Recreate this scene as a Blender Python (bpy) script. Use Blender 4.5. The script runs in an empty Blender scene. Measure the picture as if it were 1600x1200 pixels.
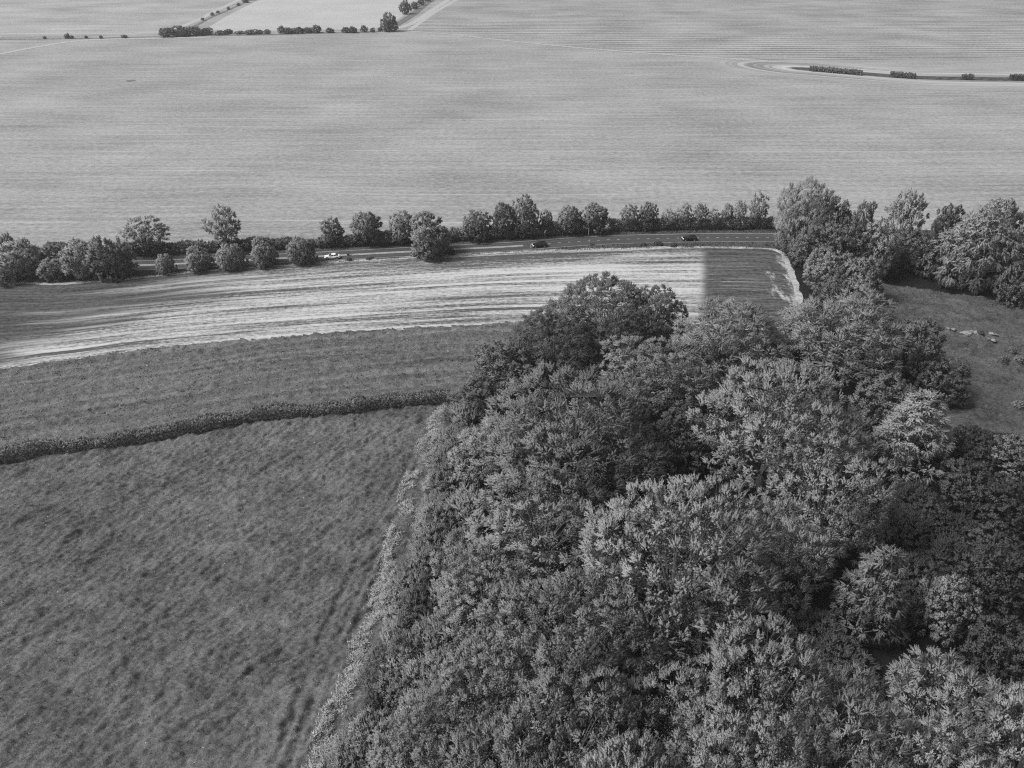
import bpy, bmesh, math
import numpy as np
from mathutils import Vector, Matrix

# ------------------------------------------------------------------ camera, sky, sun, exposure
S = bpy.context.scene
COL = S.collection
CAM_H = 80.0
PITCH = math.radians(33.0)
FPX = 1142.0                      # focal length in photo pixels (1600 wide)
cam_d = bpy.data.cameras.new("camera")
cam_d.sensor_width = 36.0
cam_d.lens = 36.0 * FPX / 1600.0
cam_d.clip_start = 0.5
cam_d.clip_end = 20000.0
cam = bpy.data.objects.new("camera", cam_d)
COL.objects.link(cam)
cam.location = (0, 0, CAM_H)
cam.rotation_euler = (math.radians(90) - PITCH, 0, 0)
S.camera = cam

SUN_EL = math.radians(49.0)
SUN_AZ = math.radians(-100.0)      # clockwise from +Y; negative is to the left
w = bpy.data.worlds.new("World")
S.world = w
w.use_nodes = True
wt = w.node_tree
wt.nodes.clear()
sky = wt.nodes.new("ShaderNodeTexSky")
sky.sky_type = 'NISHITA'
sky.sun_disc = False
sky.sun_elevation = SUN_EL
sky.sun_rotation = SUN_AZ
sky.dust_density = 4.0
bw = wt.nodes.new("ShaderNodeRGBToBW")          # black and white photograph: neutral light
bg = wt.nodes.new("ShaderNodeBackground")
bg.inputs[1].default_value = 0.08
wo = wt.nodes.new("ShaderNodeOutputWorld")
wt.links.new(sky.outputs[0], bw.inputs[0])
wt.links.new(bw.outputs[0], bg.inputs[0])
wt.links.new(bg.outputs[0], wo.inputs[0])

sl = bpy.data.lights.new("sun", 'SUN')
sl.energy = 2.7
sl.angle = math.radians(22.0)
sun = bpy.data.objects.new("sun", sl)
COL.objects.link(sun)
sd = Vector((math.sin(SUN_AZ) * math.cos(SUN_EL), math.cos(SUN_AZ) * math.cos(SUN_EL), math.sin(SUN_EL)))
sun.rotation_euler = sd.to_track_quat('Z', 'Y').to_euler()

S.view_settings.view_transform = 'Standard'
S.view_settings.look = 'None'
S.view_settings.gamma = 1.0
S.view_settings.use_curve_mapping = False
S.view_settings.exposure = 0.6
S.cycles.max_bounces = 6
S.cycles.diffuse_bounces = 3
S.cycles.transparent_max_bounces = 4
S.cycles.use_denoising = False
S.cycles.filter_width = 1.2

# ------------------------------------------------------------------ survey helpers
sP, cP = math.sin(PITCH), math.cos(PITCH)
def G(px, py, z=0.0):
    """point of the level z that was measured at a photo pixel"""
    u = (px - 800.0) / FPX; v = (600.0 - py) / FPX
    dz = v * cP - sP
    k = (z - CAM_H) / dz
    return np.array((u * k, k * (cP + v * sP), z))
def proj(p):
    d = p[1] * cP - (p[2] - CAM_H) * sP
    v = (p[1] * sP + (p[2] - CAM_H) * cP) / d
    return 800 + FPX * p[0] / d, 600 - FPX * v, d
def Gs(pts, z=0.0):
    return np.array([G(a, b, z) for a, b in pts])

# ------------------------------------------------------------------ numpy noise
def _h(ix, iy, seed):
    n = (ix.astype(np.int64) * 374761393 + iy.astype(np.int64) * 668265263 + seed * 2147483647) & 0xFFFFFFFF
    n = ((n ^ (n >> 13)) * 1274126177) & 0xFFFFFFFF
    n = n ^ (n >> 16)
    return (n & 0xFFFFFF) / float(0xFFFFFF)
def vn(x, y, seed=0):
    x = np.asarray(x, float); y = np.asarray(y, float)
    ix = np.floor(x); iy = np.floor(y); fx = x - ix; fy = y - iy
    fx = fx * fx * (3 - 2 * fx); fy = fy * fy * (3 - 2 * fy)
    a = _h(ix, iy, seed); b = _h(ix + 1, iy, seed); c = _h(ix, iy + 1, seed); d = _h(ix + 1, iy + 1, seed)
    return (a + (b - a) * fx) * (1 - fy) + (c + (d - c) * fx) * fy - 0.5
def fbm(x, y, seed=0, o=3):
    r = 0; a = 1.0
    for k in range(o):
        r = r + a * vn(x * 2 ** k + 17.3 * k, y * 2 ** k - 9.1 * k, seed + k); a *= 0.5
    return r
def norm(a):
    return a / np.maximum(np.linalg.norm(a, axis=-1, keepdims=True), 1e-9)
def in_poly(x, y, poly):
    r = np.zeros(x.shape, bool); n = len(poly); j = n - 1
    for i in range(n):
        xi, yi = poly[i][:2]; xj, yj = poly[j][:2]
        c = ((yi > y) != (yj > y)) & (x < (xj - xi) * (y - yi) / (yj - yi + 1e-12) + xi)
        r ^= c; j = i
    return r
def poly_dist(x, y, pl):
    best = np.full(x.shape, 1e9)
    for a, b in zip(pl[:-1], pl[1:]):
        ax, ay = a[0], a[1]; bx, by = b[0] - ax, b[1] - ay
        t = np.clip(((x - ax) * bx + (y - ay) * by) / (bx * bx + by * by), 0, 1)
        best = np.minimum(best, np.hypot(x - ax - t * bx, y - ay - t * by))
    return best
def smooth_line(pts, n):
    """Catmull-Rom through points, n samples"""
    p = np.array(pts, float); m = len(p)
    p = np.vstack([2 * p[0] - p[1], p, 2 * p[-1] - p[-2]])
    seg = np.linalg.norm(np.diff(p[1:-1], axis=0), axis=1); s = np.concatenate([[0], np.cumsum(seg)])
    out = []
    for q in np.linspace(0, s[-1], n):
        i = min(np.searchsorted(s, q, side='right') - 1, m - 2); t = (q - s[i]) / seg[i]
        a, b, c, d = p[i], p[i + 1], p[i + 2], p[i + 3]
        out.append(0.5 * ((2 * b) + (c - a) * t + (2 * a - 5 * b + 4 * c - d) * t * t + (3 * b - a - 3 * c + d) * t ** 3))
    return np.array(out)

# ------------------------------------------------------------------ mesh / object helpers
def mesh_np(name, V, F, shade=None, uv=None, smooth=False, nrm=None):
    V = np.asarray(V, np.float32); F = np.asarray(F, np.int32); k = F.shape[1]
    me = bpy.data.meshes.new(name)
    me.vertices.add(len(V)); me.vertices.foreach_set("co", V.ravel())
    me.loops.add(F.size); me.loops.foreach_set("vertex_index", F.ravel())
    me.polygons.add(len(F)); me.polygons.foreach_set("loop_start", np.arange(0, F.size, k, dtype=np.int32))
    me.polygons.foreach_set("use_smooth", np.full(len(F), smooth))
    if uv is not None:
        ul = me.uv_layers.new(name="UVMap")
        ul.data.foreach_set("uv", np.asarray(uv, np.float32)[F.ravel()].ravel())
    if shade is not None:
        at = me.attributes.new("shade", 'FLOAT', 'FACE')
        at.data.foreach_set("value", np.asarray(shade, np.float32))
    me.update(calc_edges=True)
    if nrm is not None:
        me.polygons.foreach_set('use_smooth', np.full(len(F), True)); me.normals_split_custom_set_from_vertices(np.asarray(nrm, np.float32))
    return me
def link(name, data, mat=None, parent=None, loc=None):
    o = bpy.data.objects.new(name, data); COL.objects.link(o)
    if mat is not None and data is not None and not len(data.materials): data.materials.append(mat)
    if parent is not None: o.parent = parent
    if loc is not None: o.location = loc
    return o
def tag(o, label=None, cat=None, group=None, kind=None):
    if label: o["label"] = label
    if cat: o["category"] = cat
    if group: o["group"] = group
    if kind: o["kind"] = kind
    return o
ORD = ["first", "second", "third", "fourth", "fifth", "sixth", "seventh", "eighth", "ninth", "tenth", "eleventh", "twelfth",
       "thirteenth", "fourteenth", "fifteenth", "sixteenth", "seventeenth", "eighteenth", "nineteenth", "twentieth",
       "twenty-first", "twenty-second", "twenty-third", "twenty-fourth", "twenty-fifth", "twenty-sixth"]
ORD = ORD[:20] + [t + "-" + o for t in ("twenty", "thirty", "forty") for o in ORD[:9]]

# ------------------------------------------------------------------ materials
class NT:
    def __init__(s, name, rough=0.9, spec=0.15):
        s.m = bpy.data.materials.new(name); s.m.use_nodes = True; s.t = s.m.node_tree
        s.b = s.t.nodes["Principled BSDF"]; s.out = s.t.nodes["Material Output"]
        s.b.inputs["Roughness"].default_value = rough
        s.b.inputs["Specular IOR Level"].default_value = spec
        s._pos = None
    def n(s, ty, **kw):
        x = s.t.nodes.new(ty)
        for k, v in kw.items(): setattr(x, k, v)
        return x
    def put(s, sock, v):
        if hasattr(v, "is_output") or hasattr(v, "links"): s.t.links.new(v, sock)
        else: sock.default_value = v
    def pos(s):
        if s._pos is None: s._pos = s.n("ShaderNodeNewGeometry").outputs["Position"]
        return s._pos
    def uv(s): return s.n("ShaderNodeTexCoord").outputs["UV"]
    def map(s, vec, scale=(1, 1, 1), rot=0.0, loc=(0, 0, 0)):
        x = s.n("ShaderNodeMapping"); s.put(x.inputs[0], vec)
        x.inputs["Scale"].default_value = scale; x.inputs["Rotation"].default_value = (0, 0, rot); x.inputs["Location"].default_value = loc
        return x.outputs[0]
    def noise(s, vec, scale=1.0, detail=3.0, rough=0.55, dist=0.0):
        x = s.n("ShaderNodeTexNoise"); s.put(x.inputs["Vector"], vec)
        x.inputs["Scale"].default_value = scale; x.inputs["Detail"].default_value = detail
        x.inputs["Roughness"].default_value = rough; x.inputs["Distortion"].default_value = dist
        return x.outputs[0]
    def math(s, op, a, b=0.0, c=0.0, clamp=False):
        x = s.n("ShaderNodeMath", operation=op); x.use_clamp = clamp
        for i, v in enumerate((a, b, c)): s.put(x.inputs[i], v)
        return x.outputs[0]
    def rng(s, v, a, b, c=0.0, d=1.0, sm=True):
        x = s.n("ShaderNodeMapRange", interpolation_type='SMOOTHSTEP' if sm else 'LINEAR'); s.put(x.inputs[0], v)
        for i, q in enumerate((a, b, c, d)): s.put(x.inputs[1 + i], q)
        return x.outputs[0]
    def mix(s, f, a, b):           # scalar mix
        x = s.n("ShaderNodeMix", data_type='FLOAT'); s.put(x.inputs[0], f); s.put(x.inputs[2], a); s.put(x.inputs[3], b)
        return x.outputs[0]
    def attr(s, name): return s.n("ShaderNodeAttribute", attribute_name=name).outputs["Fac"]
    def color(s, v):
        if isinstance(v, (int, float)): s.b.inputs["Base Color"].default_value = (v, v, v, 1)
        else: s.t.links.new(v, s.b.inputs["Base Color"])
        return s
    def bump(s, h, strength=0.5, dist=0.1):
        x = s.n("ShaderNodeBump"); x.inputs["Strength"].default_value = strength; x.inputs["Distance"].default_value = dist
        s.put(x.inputs["Height"], h); s.t.links.new(x.outputs[0], s.b.inputs["Normal"]); return s

def plain(name, v, rough=0.7, spec=0.3, metal=0.0, var=0.12, scale=6.0):
    t = NT(name, rough, spec)
    n = t.noise(t.n("ShaderNodeTexCoord").outputs["Object"], scale, 3)
    t.color(t.rng(n, 0.3, 0.7, v * (1 - var), v * (1 + var)))
    t.b.inputs["Metallic"].default_value = metal
    return t.m
def leaf_mat(name, lo, hi, trans=0.30):
    t = NT(name, 0.5, 0.28)
    sh = t.attr("shade")
    rnd = t.n("ShaderNodeObjectInfo").outputs["Random"]
    a = t.mix(sh, lo, hi)
    a = t.math('MULTIPLY', a, t.mix(rnd, 0.75, 1.22))
    t.color(a)
    tr = t.n("ShaderNodeBsdfTranslucent"); t.t.links.new(a, tr.inputs[0])
    mx = t.n("ShaderNodeMixShader"); mx.inputs[0].default_value = trans
    t.t.links.new(t.b.outputs[0], mx.inputs[1]); t.t.links.new(tr.outputs[0], mx.inputs[2]); t.t.links.new(mx.outputs[0], t.out.inputs[0])
    return t.m
LEAF = leaf_mat("foliage_mid", 0.17, 0.37)
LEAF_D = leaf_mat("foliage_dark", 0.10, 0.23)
LEAF_P = leaf_mat("foliage_pale", 0.21, 0.43)
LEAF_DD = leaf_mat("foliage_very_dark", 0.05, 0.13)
LEAF_H = leaf_mat("foliage_hedge", 0.11, 0.25)
GRASSM = leaf_mat("grass_blade", 0.05, 0.19, 0.2)
DRYM = leaf_mat("dry_grass_blade", 0.32, 0.6, 0.2)
FLOWER = leaf_mat("flower_white", 0.5, 0.7, 0.2)
def bark_mat(name, v):
    t = NT(name, 0.9, 0.1)
    n = t.noise(t.map(t.n("ShaderNodeTexCoord").outputs["Object"], (3, 3, 0.7)), 3, 4)
    t.color(t.rng(n, 0.3, 0.7, v * 0.6, v * 1.4)).bump(n, 0.6, 0.05)
    return t.m
BARK = bark_mat("bark", 0.12)
BARK_P = bark_mat("bark_pale", 0.22)

def crop_value(t, lo=0.30, hi=0.44, streak=1.0, rows=0.0):
    """pale ripening crop with drill streaks across the view and tramlines"""
    p = t.pos()
    warp = t.noise(t.map(p, (0.004, 0.004, 1)), 1.0, 2)
    sep = t.n("ShaderNodeSeparateXYZ"); t.put(sep.inputs[0], p)
    yy = t.math('ADD', sep.outputs[1], t.math('MULTIPLY', warp, 14.0))
    cmb = t.n("ShaderNodeCombineXYZ"); t.put(cmb.inputs[0], sep.outputs[0]); t.put(cmb.inputs[1], yy)
    q = cmb.outputs[0]
    a = t.noise(t.map(q, (0.016, 0.36, 1)), 1.0, 5, 0.68)
    b = t.noise(t.map(q, (0.018, 0.022, 1)), 1.0, 4)
    c = t.noise(t.map(p, (0.6, 1.0, 1)), 0.8, 5, 0.8)
    v = t.math('ADD', t.math('MULTIPLY', t.math('SUBTRACT', a, 0.5), 1.15 * streak), t.math('MULTIPLY', t.math('SUBTRACT', b, 0.5), 1.0))
    v = t.math('ADD', v, t.math('MULTIPLY', t.math('SUBTRACT', c, 0.5), 2.3))
    fr = t.math('FRACT', t.math('DIVIDE', yy, 26.0))
    tl = t.rng(t.math('ABSOLUTE', t.math('SUBTRACT', fr, 0.5)), 0.004, 0.022, 1.0, 0.0)
    tlm = t.rng(t.noise(t.map(q, (0.012, 0.03, 1)), 1.0, 2), 0.46, 0.58)
    v = t.math('ADD', v, t.math('MULTIPLY', t.math('MULTIPLY', tl, tlm), 0.5))
    if rows:
        fr2 = t.math('FRACT', t.math('DIVIDE', yy, 9.0))
        r = t.rng(t.math('ABSOLUTE', t.math('SUBTRACT', fr2, 0.5)), 0.1, 0.4, 1.0, -1.0)
        pm = t.rng(t.noise(t.map(q, (0.006, 0.010, 1)), 1.0, 3), 0.35, 0.7)
        v = t.math('SUBTRACT', v, t.math('MULTIPLY', t.math('MULTIPLY', r, pm), rows))
    return t.rng(t.math('ADD', v, 0.5), 0.05, 0.95, lo, hi, False), c
def crop_mat(name, lo, hi, streak=1.0, rows=0.0):
    t = NT(name, 0.95, 0.05); v, c = crop_value(t, lo, hi, streak, rows); t.color(v); t.bump(c, 0.4, 0.3); return t.m
M_CROP = crop_mat("ripening_crop", 0.16, 0.35, 1.1)
M_UPPER = crop_mat("striped_crop", 0.12, 0.37, 1.4, 0.36)
M_PALE = crop_mat("pale_crop", 0.31, 0.42, 0.6)
M_LEFT = crop_mat("patchy_crop", 0.16, 0.40, 1.0, 0.08)
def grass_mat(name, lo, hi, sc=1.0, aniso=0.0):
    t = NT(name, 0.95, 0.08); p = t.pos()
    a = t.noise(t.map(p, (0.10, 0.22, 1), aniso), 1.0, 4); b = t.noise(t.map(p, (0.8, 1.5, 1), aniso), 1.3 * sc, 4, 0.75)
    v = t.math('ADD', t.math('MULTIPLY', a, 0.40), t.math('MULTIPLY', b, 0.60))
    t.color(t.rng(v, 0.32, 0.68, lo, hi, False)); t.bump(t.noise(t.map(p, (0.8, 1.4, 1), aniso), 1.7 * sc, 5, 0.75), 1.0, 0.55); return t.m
M_PAST = grass_mat("pasture_grass", 0.038, 0.235, 1.0, 0.7)
M_PAST_R = grass_mat("rough_pasture_grass", 0.03, 0.17, 1.3, -0.5)
M_VERGE = grass_mat("verge_grass", 0.05, 0.12, 0.8)
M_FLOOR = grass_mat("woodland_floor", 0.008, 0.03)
M_DARKG = grass_mat("dark_margin_grass", 0.09, 0.19, 0.5)
def margin_mat(name, lo, hi):
    t = NT(name, 0.95, 0.05); n = t.noise(t.pos(), 0.8, 4, 0.7); t.color(t.rng(n, 0.3, 0.7, lo, hi)); return t.m
M_MARGIN = margin_mat("pale_field_edge", 0.20, 0.46)
M_TRACK = margin_mat("pale_track", 0.28, 0.42)

# ------------------------------------------------------------------ setting: ground, fields, road
def strip(name, left, right, z, mat, nacross=1, drop=0.0):
    """sheet lofted between two lines with the same number of points"""
    L = np.array(left); R = np.array(right); n = len(L)
    tt = np.linspace(0, 1, nacross + 1)
    V = L[:, None, :2] * (1 - tt)[None, :, None] + R[:, None, :2] * tt[None, :, None]
    V = np.concatenate([V, np.full(V.shape[:2] + (1,), z)], 2).reshape(-1, 3)
    s = np.concatenate([[0], np.cumsum(np.linalg.norm(np.diff((L[:, :2] + R[:, :2]) / 2, axis=0), axis=1))])
    uv = np.stack([np.repeat(s, nacross + 1), np.tile(tt, n)], 1)
    i = np.arange(n - 1)[:, None] * (nacross + 1) + np.arange(nacross)[None, :]
    F = np.stack([i, i + 1, i + nacross + 2, i + nacross + 1], -1).reshape(-1, 4)
    nn = np.cross(V[F[0, 1]] - V[F[0, 0]], V[F[0, 3]] - V[F[0, 0]])
    if nn[2] < 0: F = F[:, ::-1]
    return link(name, mesh_np(name, V, F, uv=uv, smooth=True), mat)
def poly(name, pts, z, mat):
    P = [(p[0], p[1], z) for p in pts]
    me = bpy.data.meshes.new(name); bm = bmesh.new()
    f = bm.faces.new([bm.verts.new(p) for p in P])
    bm.normal_update()
    if f.normal.z < 0: bmesh.ops.reverse_faces(bm, faces=[f])
    bmesh.ops.triangulate(bm, faces=bm.faces[:]); bm.to_mesh(me); bm.free()
    return link(name, me, mat)
def offset(line, d):
    l = np.array(line)[:, :2]; t = np.gradient(l, axis=0); t = norm(t)
    return l + np.stack([-t[:, 1], t[:, 0]], 1) * d
def structure(o, label=None):
    o["kind"] = "structure"
    if label: o["label"] = label
    return o

# one sheet to the horizon, carrying the big ripening crop field
gv = [(-9000, -3000, -0.10), (9000, -3000, -0.10), (9000, 15000, -0.10), (-9000, 15000, -0.10)]
structure(link("ground", mesh_np("ground", gv, [(0, 1, 2, 3)]), M_CROP), "pale ripening crop field with fine drill streaks beyond the road")

# far fields beyond the main crop
bound = Gs([(630, 47), (700, 52), (770, 60), (900, 73), (1040, 84), (1200, 94), (1420, 92), (1800, 84), (2400, 72)])
up = Gs([(745, -70), (820, -75), (900, -75), (1000, -75), (1150, -75), (1350, -75), (1600, -75), (2000, -75), (2600, -75)])
structure(strip("far_field", smooth_line(bound, 60), smooth_line(up, 60), -0.04, M_UPPER), "far striped crop field on the right below the upper edge")
structure(poly("pale_field", Gs([(322, 45), (345, 49), (470, 48), (600, 44), (628, 26), (668, 0), (740, -50), (520, -60), (430, -15), (400, 2), (356, 24)]), -0.03, M_PALE), "smooth pale field between two far hedgerows")
structure(poly("patchy_field", Gs([(-700, 60), (0, 58), (245, 54), (300, 36), (345, 16), (384, 0), (440, -30), (490, -60), (-700, -60)]), -0.035, M_LEFT), "patchy pale field at the upper left corner")
for k, (pts, wd, lab) in enumerate((
        ([(598, 50), (640, 38), (672, 18), (700, 0), (745, -28), (800, -60)], 3.0, "pale farm track climbing beside the far hedgerow"),
        ([(640, 47), (678, 20), (712, 0), (770, -34)], 2.2, "fainter wheel track right of the far farm track"),
        ([(-60, 92), (0, 84), (60, 73), (130, 63), (230, 60), (330, 58)], 2.5, "faint pale track curving in at the upper left"),
        ([(630, 48), (700, 53), (770, 61), (900, 74), (1040, 85), (1200, 95)], 2.2, "pale line between the two far crop fields"),
        ([(0, 53), (100, 52), (245, 50), (300, 35), (345, 13), (400, -12)], 3.0, "pale headland strip along the far left hedge line"))):
    ln = smooth_line(Gs(pts), 50)
    structure(strip("field_track", offset(ln, -wd), offset(ln, wd), -0.02 + 0.004 * k, M_TRACK if k != 3 else M_MARGIN), lab)
ln = smooth_line(Gs([(-300, 61), (0, 61), (120, 60), (250, 57), (420, 54), (595, 49)]), 50)
structure(strip("field_boundary", offset(ln, -2.2), offset(ln, 1.6), 0.006, M_DARKG), "dark thin grass boundary below the far hedge line")
ln = smooth_line(Gs([(603, 48), (640, 27), (664, 8), (690, -10), (740, -45)]), 40)
structure(strip("hedge_bank", offset(ln, -3), offset(ln, 4.5), 0.01, M_DARKG), "dark grassy bank under the far hedgerow trees")
ln = smooth_line(Gs([(262, 52), (300, 42), (330, 27), (360, 14), (392, -1), (450, -30)]), 40)
structure(strip("hedge_bank", offset(ln, -1.6), offset(ln, 1.6), 0.012, M_DARKG), "thin dark grass bank left of the pale far field")
# dark hollow in the crop
hc = G(204, 126)
a = np.linspace(0, 2 * math.pi, 24, endpoint=False)
structure(poly("crop_gap", [(hc[0] + 2.4 * math.cos(t) * (1 + .2 * math.sin(3 * t)), hc[1] + 2.6 * math.sin(t)) for t in a], -0.05, M_DARKG), "small dark gap in the pale crop at the upper left")

# crop headland swirling round the island hedge
def island():
    axis = smooth_line(Gs([(1262, 108), (1345, 115), (1430, 121), (1520, 123), (1650, 124), (1900, 122)]), 70)[:, :2]
    rings = np.array([0.0, 3, 5, 8, 12, 17, 23, 30, 38])
    t0 = norm(axis[0] - axis[1])
    up_, dn_ = [], []
    V = []; U = []
    for r in rings:
        top = offset(axis, r * 1.15); bot = offset(axis, -r * 0.9)
        nose = []
        for an in np.linspace(0, math.pi, 13)[1:-1]:
            n0 = np.array([-t0[1], t0[0]])
            nose.append(axis[0] - n0 * math.cos(an) * r + t0 * math.sin(an) * r * 1.9)
        ringp = np.vstack([top[::-1], np.array(nose), bot]) if r > 0 else np.vstack([axis[::-1], np.repeat(axis[:1], 11, 0), axis])
        V.append(ringp); U.append(np.full(len(ringp), r))
    m = len(V[0]); K = len(rings)
    VV = np.vstack(V); VV = np.column_stack([VV, np.full(len(VV), -0.06)])
    uv = np.column_stack([np.tile(np.arange(m), K), np.concatenate(U)])
    F = [(k * m + i, k * m + i + 1, (k + 1) * m + i + 1, (k + 1) * m + i) for k in range(K - 1) for i in range(m - 1)]
    F = np.array(F); nn = np.cross(VV[F[-1, 1]] - VV[F[-1, 0]], VV[F[-1, 3]] - VV[F[-1, 0]])
    if nn[2] < 0: F = F[:, ::-1]
    t = NT("headland_crop", 0.95, 0.05)
    base, c = crop_value(t, 0.16, 0.35, 1.1)
    u = t.uv(); sp = t.n("ShaderNodeSeparateXYZ"); t.put(sp.inputs[0], u); r = sp.outputs[1]
    st = t.noise(t.map(u, (0.02, 0.42, 1)), 1.0, 4, 0.6)
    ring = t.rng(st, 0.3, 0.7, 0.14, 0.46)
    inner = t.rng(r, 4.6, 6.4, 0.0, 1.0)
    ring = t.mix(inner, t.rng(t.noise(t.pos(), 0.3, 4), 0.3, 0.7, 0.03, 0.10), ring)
    v = t.mix(t.rng(r, 14.0, 36.0), ring, base)
    t.color(v)
    return structure(link("headland", mesh_np("headland", VV, F, uv=uv), t.m), "pale curved tractor lines around the narrow island hedge")
island()

# road
ROAD = smooth_line(Gs([(-260, 431), (-100, 427), (60, 420.5), (215, 414.5), (300, 411), (400, 405.5), (520, 399.3), (640, 393), (720, 388.7), (800, 384.7),
                       (870, 379.5), (950, 374.5), (1030, 372.4), (1110, 371.0), (1210, 370.8), (1330, 372), (1500, 376), (1750, 384)]), 160)
def road_mat():
    t = NT("asphalt", 0.85, 0.25); u = t.uv()
    a = t.noise(t.map(u, (0.05, 6, 1)), 1.0, 4); b = t.noise(t.pos(), 2.5, 4, 0.7)
    t.color(t.rng(t.math('ADD', t.math('MULTIPLY', a, 0.6), t.math('MULTIPLY', b, 0.4)), 0.3, 0.7, 0.045, 0.075)); t.bump(b, 0.2, 0.02); return t.m
M_ROAD = road_mat()
structure(strip("verge", offset(ROAD, 8.0), offset(ROAD, -16), -0.05, M_VERGE, 4), "dark grass verges either side of the road")
road = structure(strip("road", offset(ROAD, 3.4), offset(ROAD, -3.5), -0.02, M_ROAD, 2), "two-lane asphalt road running across behind the striped field")
M_PAINT = margin_mat("road_paint", 0.4, 0.6)
def marking(i0, i1, off, wd):
    seg = ROAD[i0:i1]
    o = strip("marking", offset(seg, off - wd / 2), offset(seg, off + wd / 2), -0.014, M_PAINT); o.parent = road
def ridx(px): return int(np.argmin([abs(proj(p)[0] - px) for p in ROAD]))
i830 = ridx(832)
marking(2, i830, 0.32, 0.24); marking(2, i830, -0.26, 0.26)
marking(2, len(ROAD) - 2, 3.05, 0.13)
marking(2, len(ROAD) - 2, -3.15, 0.08)
seg = smooth_line(ROAD[i830 + 1:], 400)
for k in range(0, 60):
    i0 = k * 7
    if i0 + 3 < len(seg):
        o = strip("marking", offset(seg[i0:i0 + 3], -0.07), offset(seg[i0:i0 + 3], 0.07), -0.014, M_PAINT); o.parent = road

# striped stubble field
TOPL = [(-200, 432), (-100, 436), (0, 441), (45, 443), (90, 444), (200, 436), (300, 425.5), (400, 418), (600, 405.5), (800, 395), (1000, 388.3), (1110, 387), (1180, 388), (1208, 390.5), (1222, 397)]
BOTL = [(-260, 618), (-120, 598), (0, 578), (60, 568), (120, 560), (210, 547), (310, 538), (420, 529), (600, 516), (780, 506), (960, 505), (1070, 507), (1170, 509), (1225, 511), (1262, 513)]
top = smooth_line(Gs(TOPL), 160); bot = smooth_line(Gs(BOTL), 160)
def stubble():
    t = NT("striped_stubble", 0.95, 0.05); u = t.uv(); p = t.pos()
    sp = t.n("ShaderNodeSeparateXYZ"); t.put(sp.inputs[0], u)
    def c(x, k): return t.math('MULTIPLY', t.math('SUBTRACT', x, 0.5), k)
    def half(a, b):
        d = norm(np.array([a[1] - b[1], -(a[0] - b[0])]))
        dt = t.n("ShaderNodeVectorMath", operation='DOT_PRODUCT'); t.put(dt.inputs[0], p); dt.inputs[1].default_value = (d[0], d[1], 0)
        return t.math('SUBTRACT', dt.outputs["Value"], float(a[0] * d[0] + a[1] * d[1]))
    st = t.noise(t.map(u, (0.003, 13, 1)), 1.0, 3, 0.55)
    st2 = t.noise(t.map(u, (0.005, 44, 1)), 1.0, 3, 0.6)
    st3 = t.noise(t.map(u, (0.05, 110, 1)), 1.0, 2, 0.6)
    fine = t.noise(t.map(p, (0.8, 1.3, 1)), 1.0, 5, 0.8)
    mid = t.noise(t.map(u, (0.045, 30, 1)), 1.0, 4, 0.7)
    patch = t.noise(t.map(u, (0.02, 2.0, 1)), 1.0, 3)
    row = t.math('FLOOR', t.math('MULTIPLY', sp.outputs[1], 30.0))
    rc = t.n("ShaderNodeCombineXYZ"); t.put(rc.inputs[0], t.math('MULTIPLY', sp.outputs[0], 0.010)); t.put(rc.inputs[1], t.math('MULTIPLY', row, 7.31))
    rows = t.noise(rc.outputs[0], 1.0, 3, 0.6)
    fr = t.math('ABSOLUTE', t.math('SUBTRACT', t.math('FRACT', t.math('MULTIPLY', sp.outputs[1], 30.0)), 0.5))
    v = t.math('ADD', t.math('ADD', c(st, 0.6), c(st2, 0.8)), t.math('ADD', c(rows, 1.9), t.rng(fr, 0.40, 0.5, 0.0, -0.13)))
    for x, k in ((st3, 0.8), (fine, 1.8), (mid, 1.2), (patch, 0.7)): v = t.math('ADD', v, c(x, k))
    v = t.math('ADD', v, t.rng(sp.outputs[1], 0.0, 0.25, -0.16, 0.10))
    lit = t.rng(v, -0.30, 0.36, 0.075, 0.45, False)
    green = t.rng(t.math('ADD', c(mid, 0.8), t.math('ADD', c(fine, 1.2), c(st2, 0.5))), -0.26, 0.26, 0.03, 0.115)
    # green regrowth in the left corner, breaking up along the stripes
    dist = half(G(10, 535), G(270, 445))
    dist = t.math('ADD', dist, t.math('ADD', c(t.noise(t.map(u, (0.02, 9, 1)), 1.0, 4), 80.0), c(fine, 26.0)))
    corner = t.rng(dist, -16.0, 8.0, 0.0, 1.0)
    # square patch of greener crop at the right end, thinning to pale streaks on its far side
    d2 = half(G(1100, 390), G(1098, 480)); d2 = t.math('ADD', d2, c(fine, 3.5))
    sq = t.rng(t.math('ADD', d2, c(mid, 4.0)), -1.3, 1.4)
    thin = t.rng(t.math('ADD', t.noise(t.map(p, (0.28, 0.07, 1)), 1.0, 4, 0.65), t.rng(d2, 9.0, 26.0, -0.26, 0.06)), 0.44, 0.56)
    streak = t.rng(c(st3, 1.0), 0.07, 0.15)
    sq = t.math('MULTIPLY', sq, t.math('SUBTRACT', 1.0, t.math('MAXIMUM', thin, t.math('MULTIPLY', streak, 0.35))))
    t.color(t.mix(t.math('MAXIMUM', corner, sq), lit, green))
    t.bump(fine, 0.4, 0.2)
    return t.m
structure(strip("striped_field", top, bot, 0.0, stubble(), 24), "pale field with bright and dark harvest stripes below the road")
def ragged(line, d0, d1, n, amp, seed):
    L = smooth_line(line, n); q = np.arange(n) * 1.0
    o0 = d0 + 0.7 * amp * fbm(q * 0.16, q * 0, seed, 3); o1 = d1 + 1.1 * amp * fbm(q * 0.13, q * 0, seed + 7, 3)
    t = norm(np.gradient(L[:, :2], axis=0)); N_ = np.stack([-t[:, 1], t[:, 0]], 1)
    return L[:, :2] + N_ * o0[:, None], L[:, :2] + N_ * o1[:, None]
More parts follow.
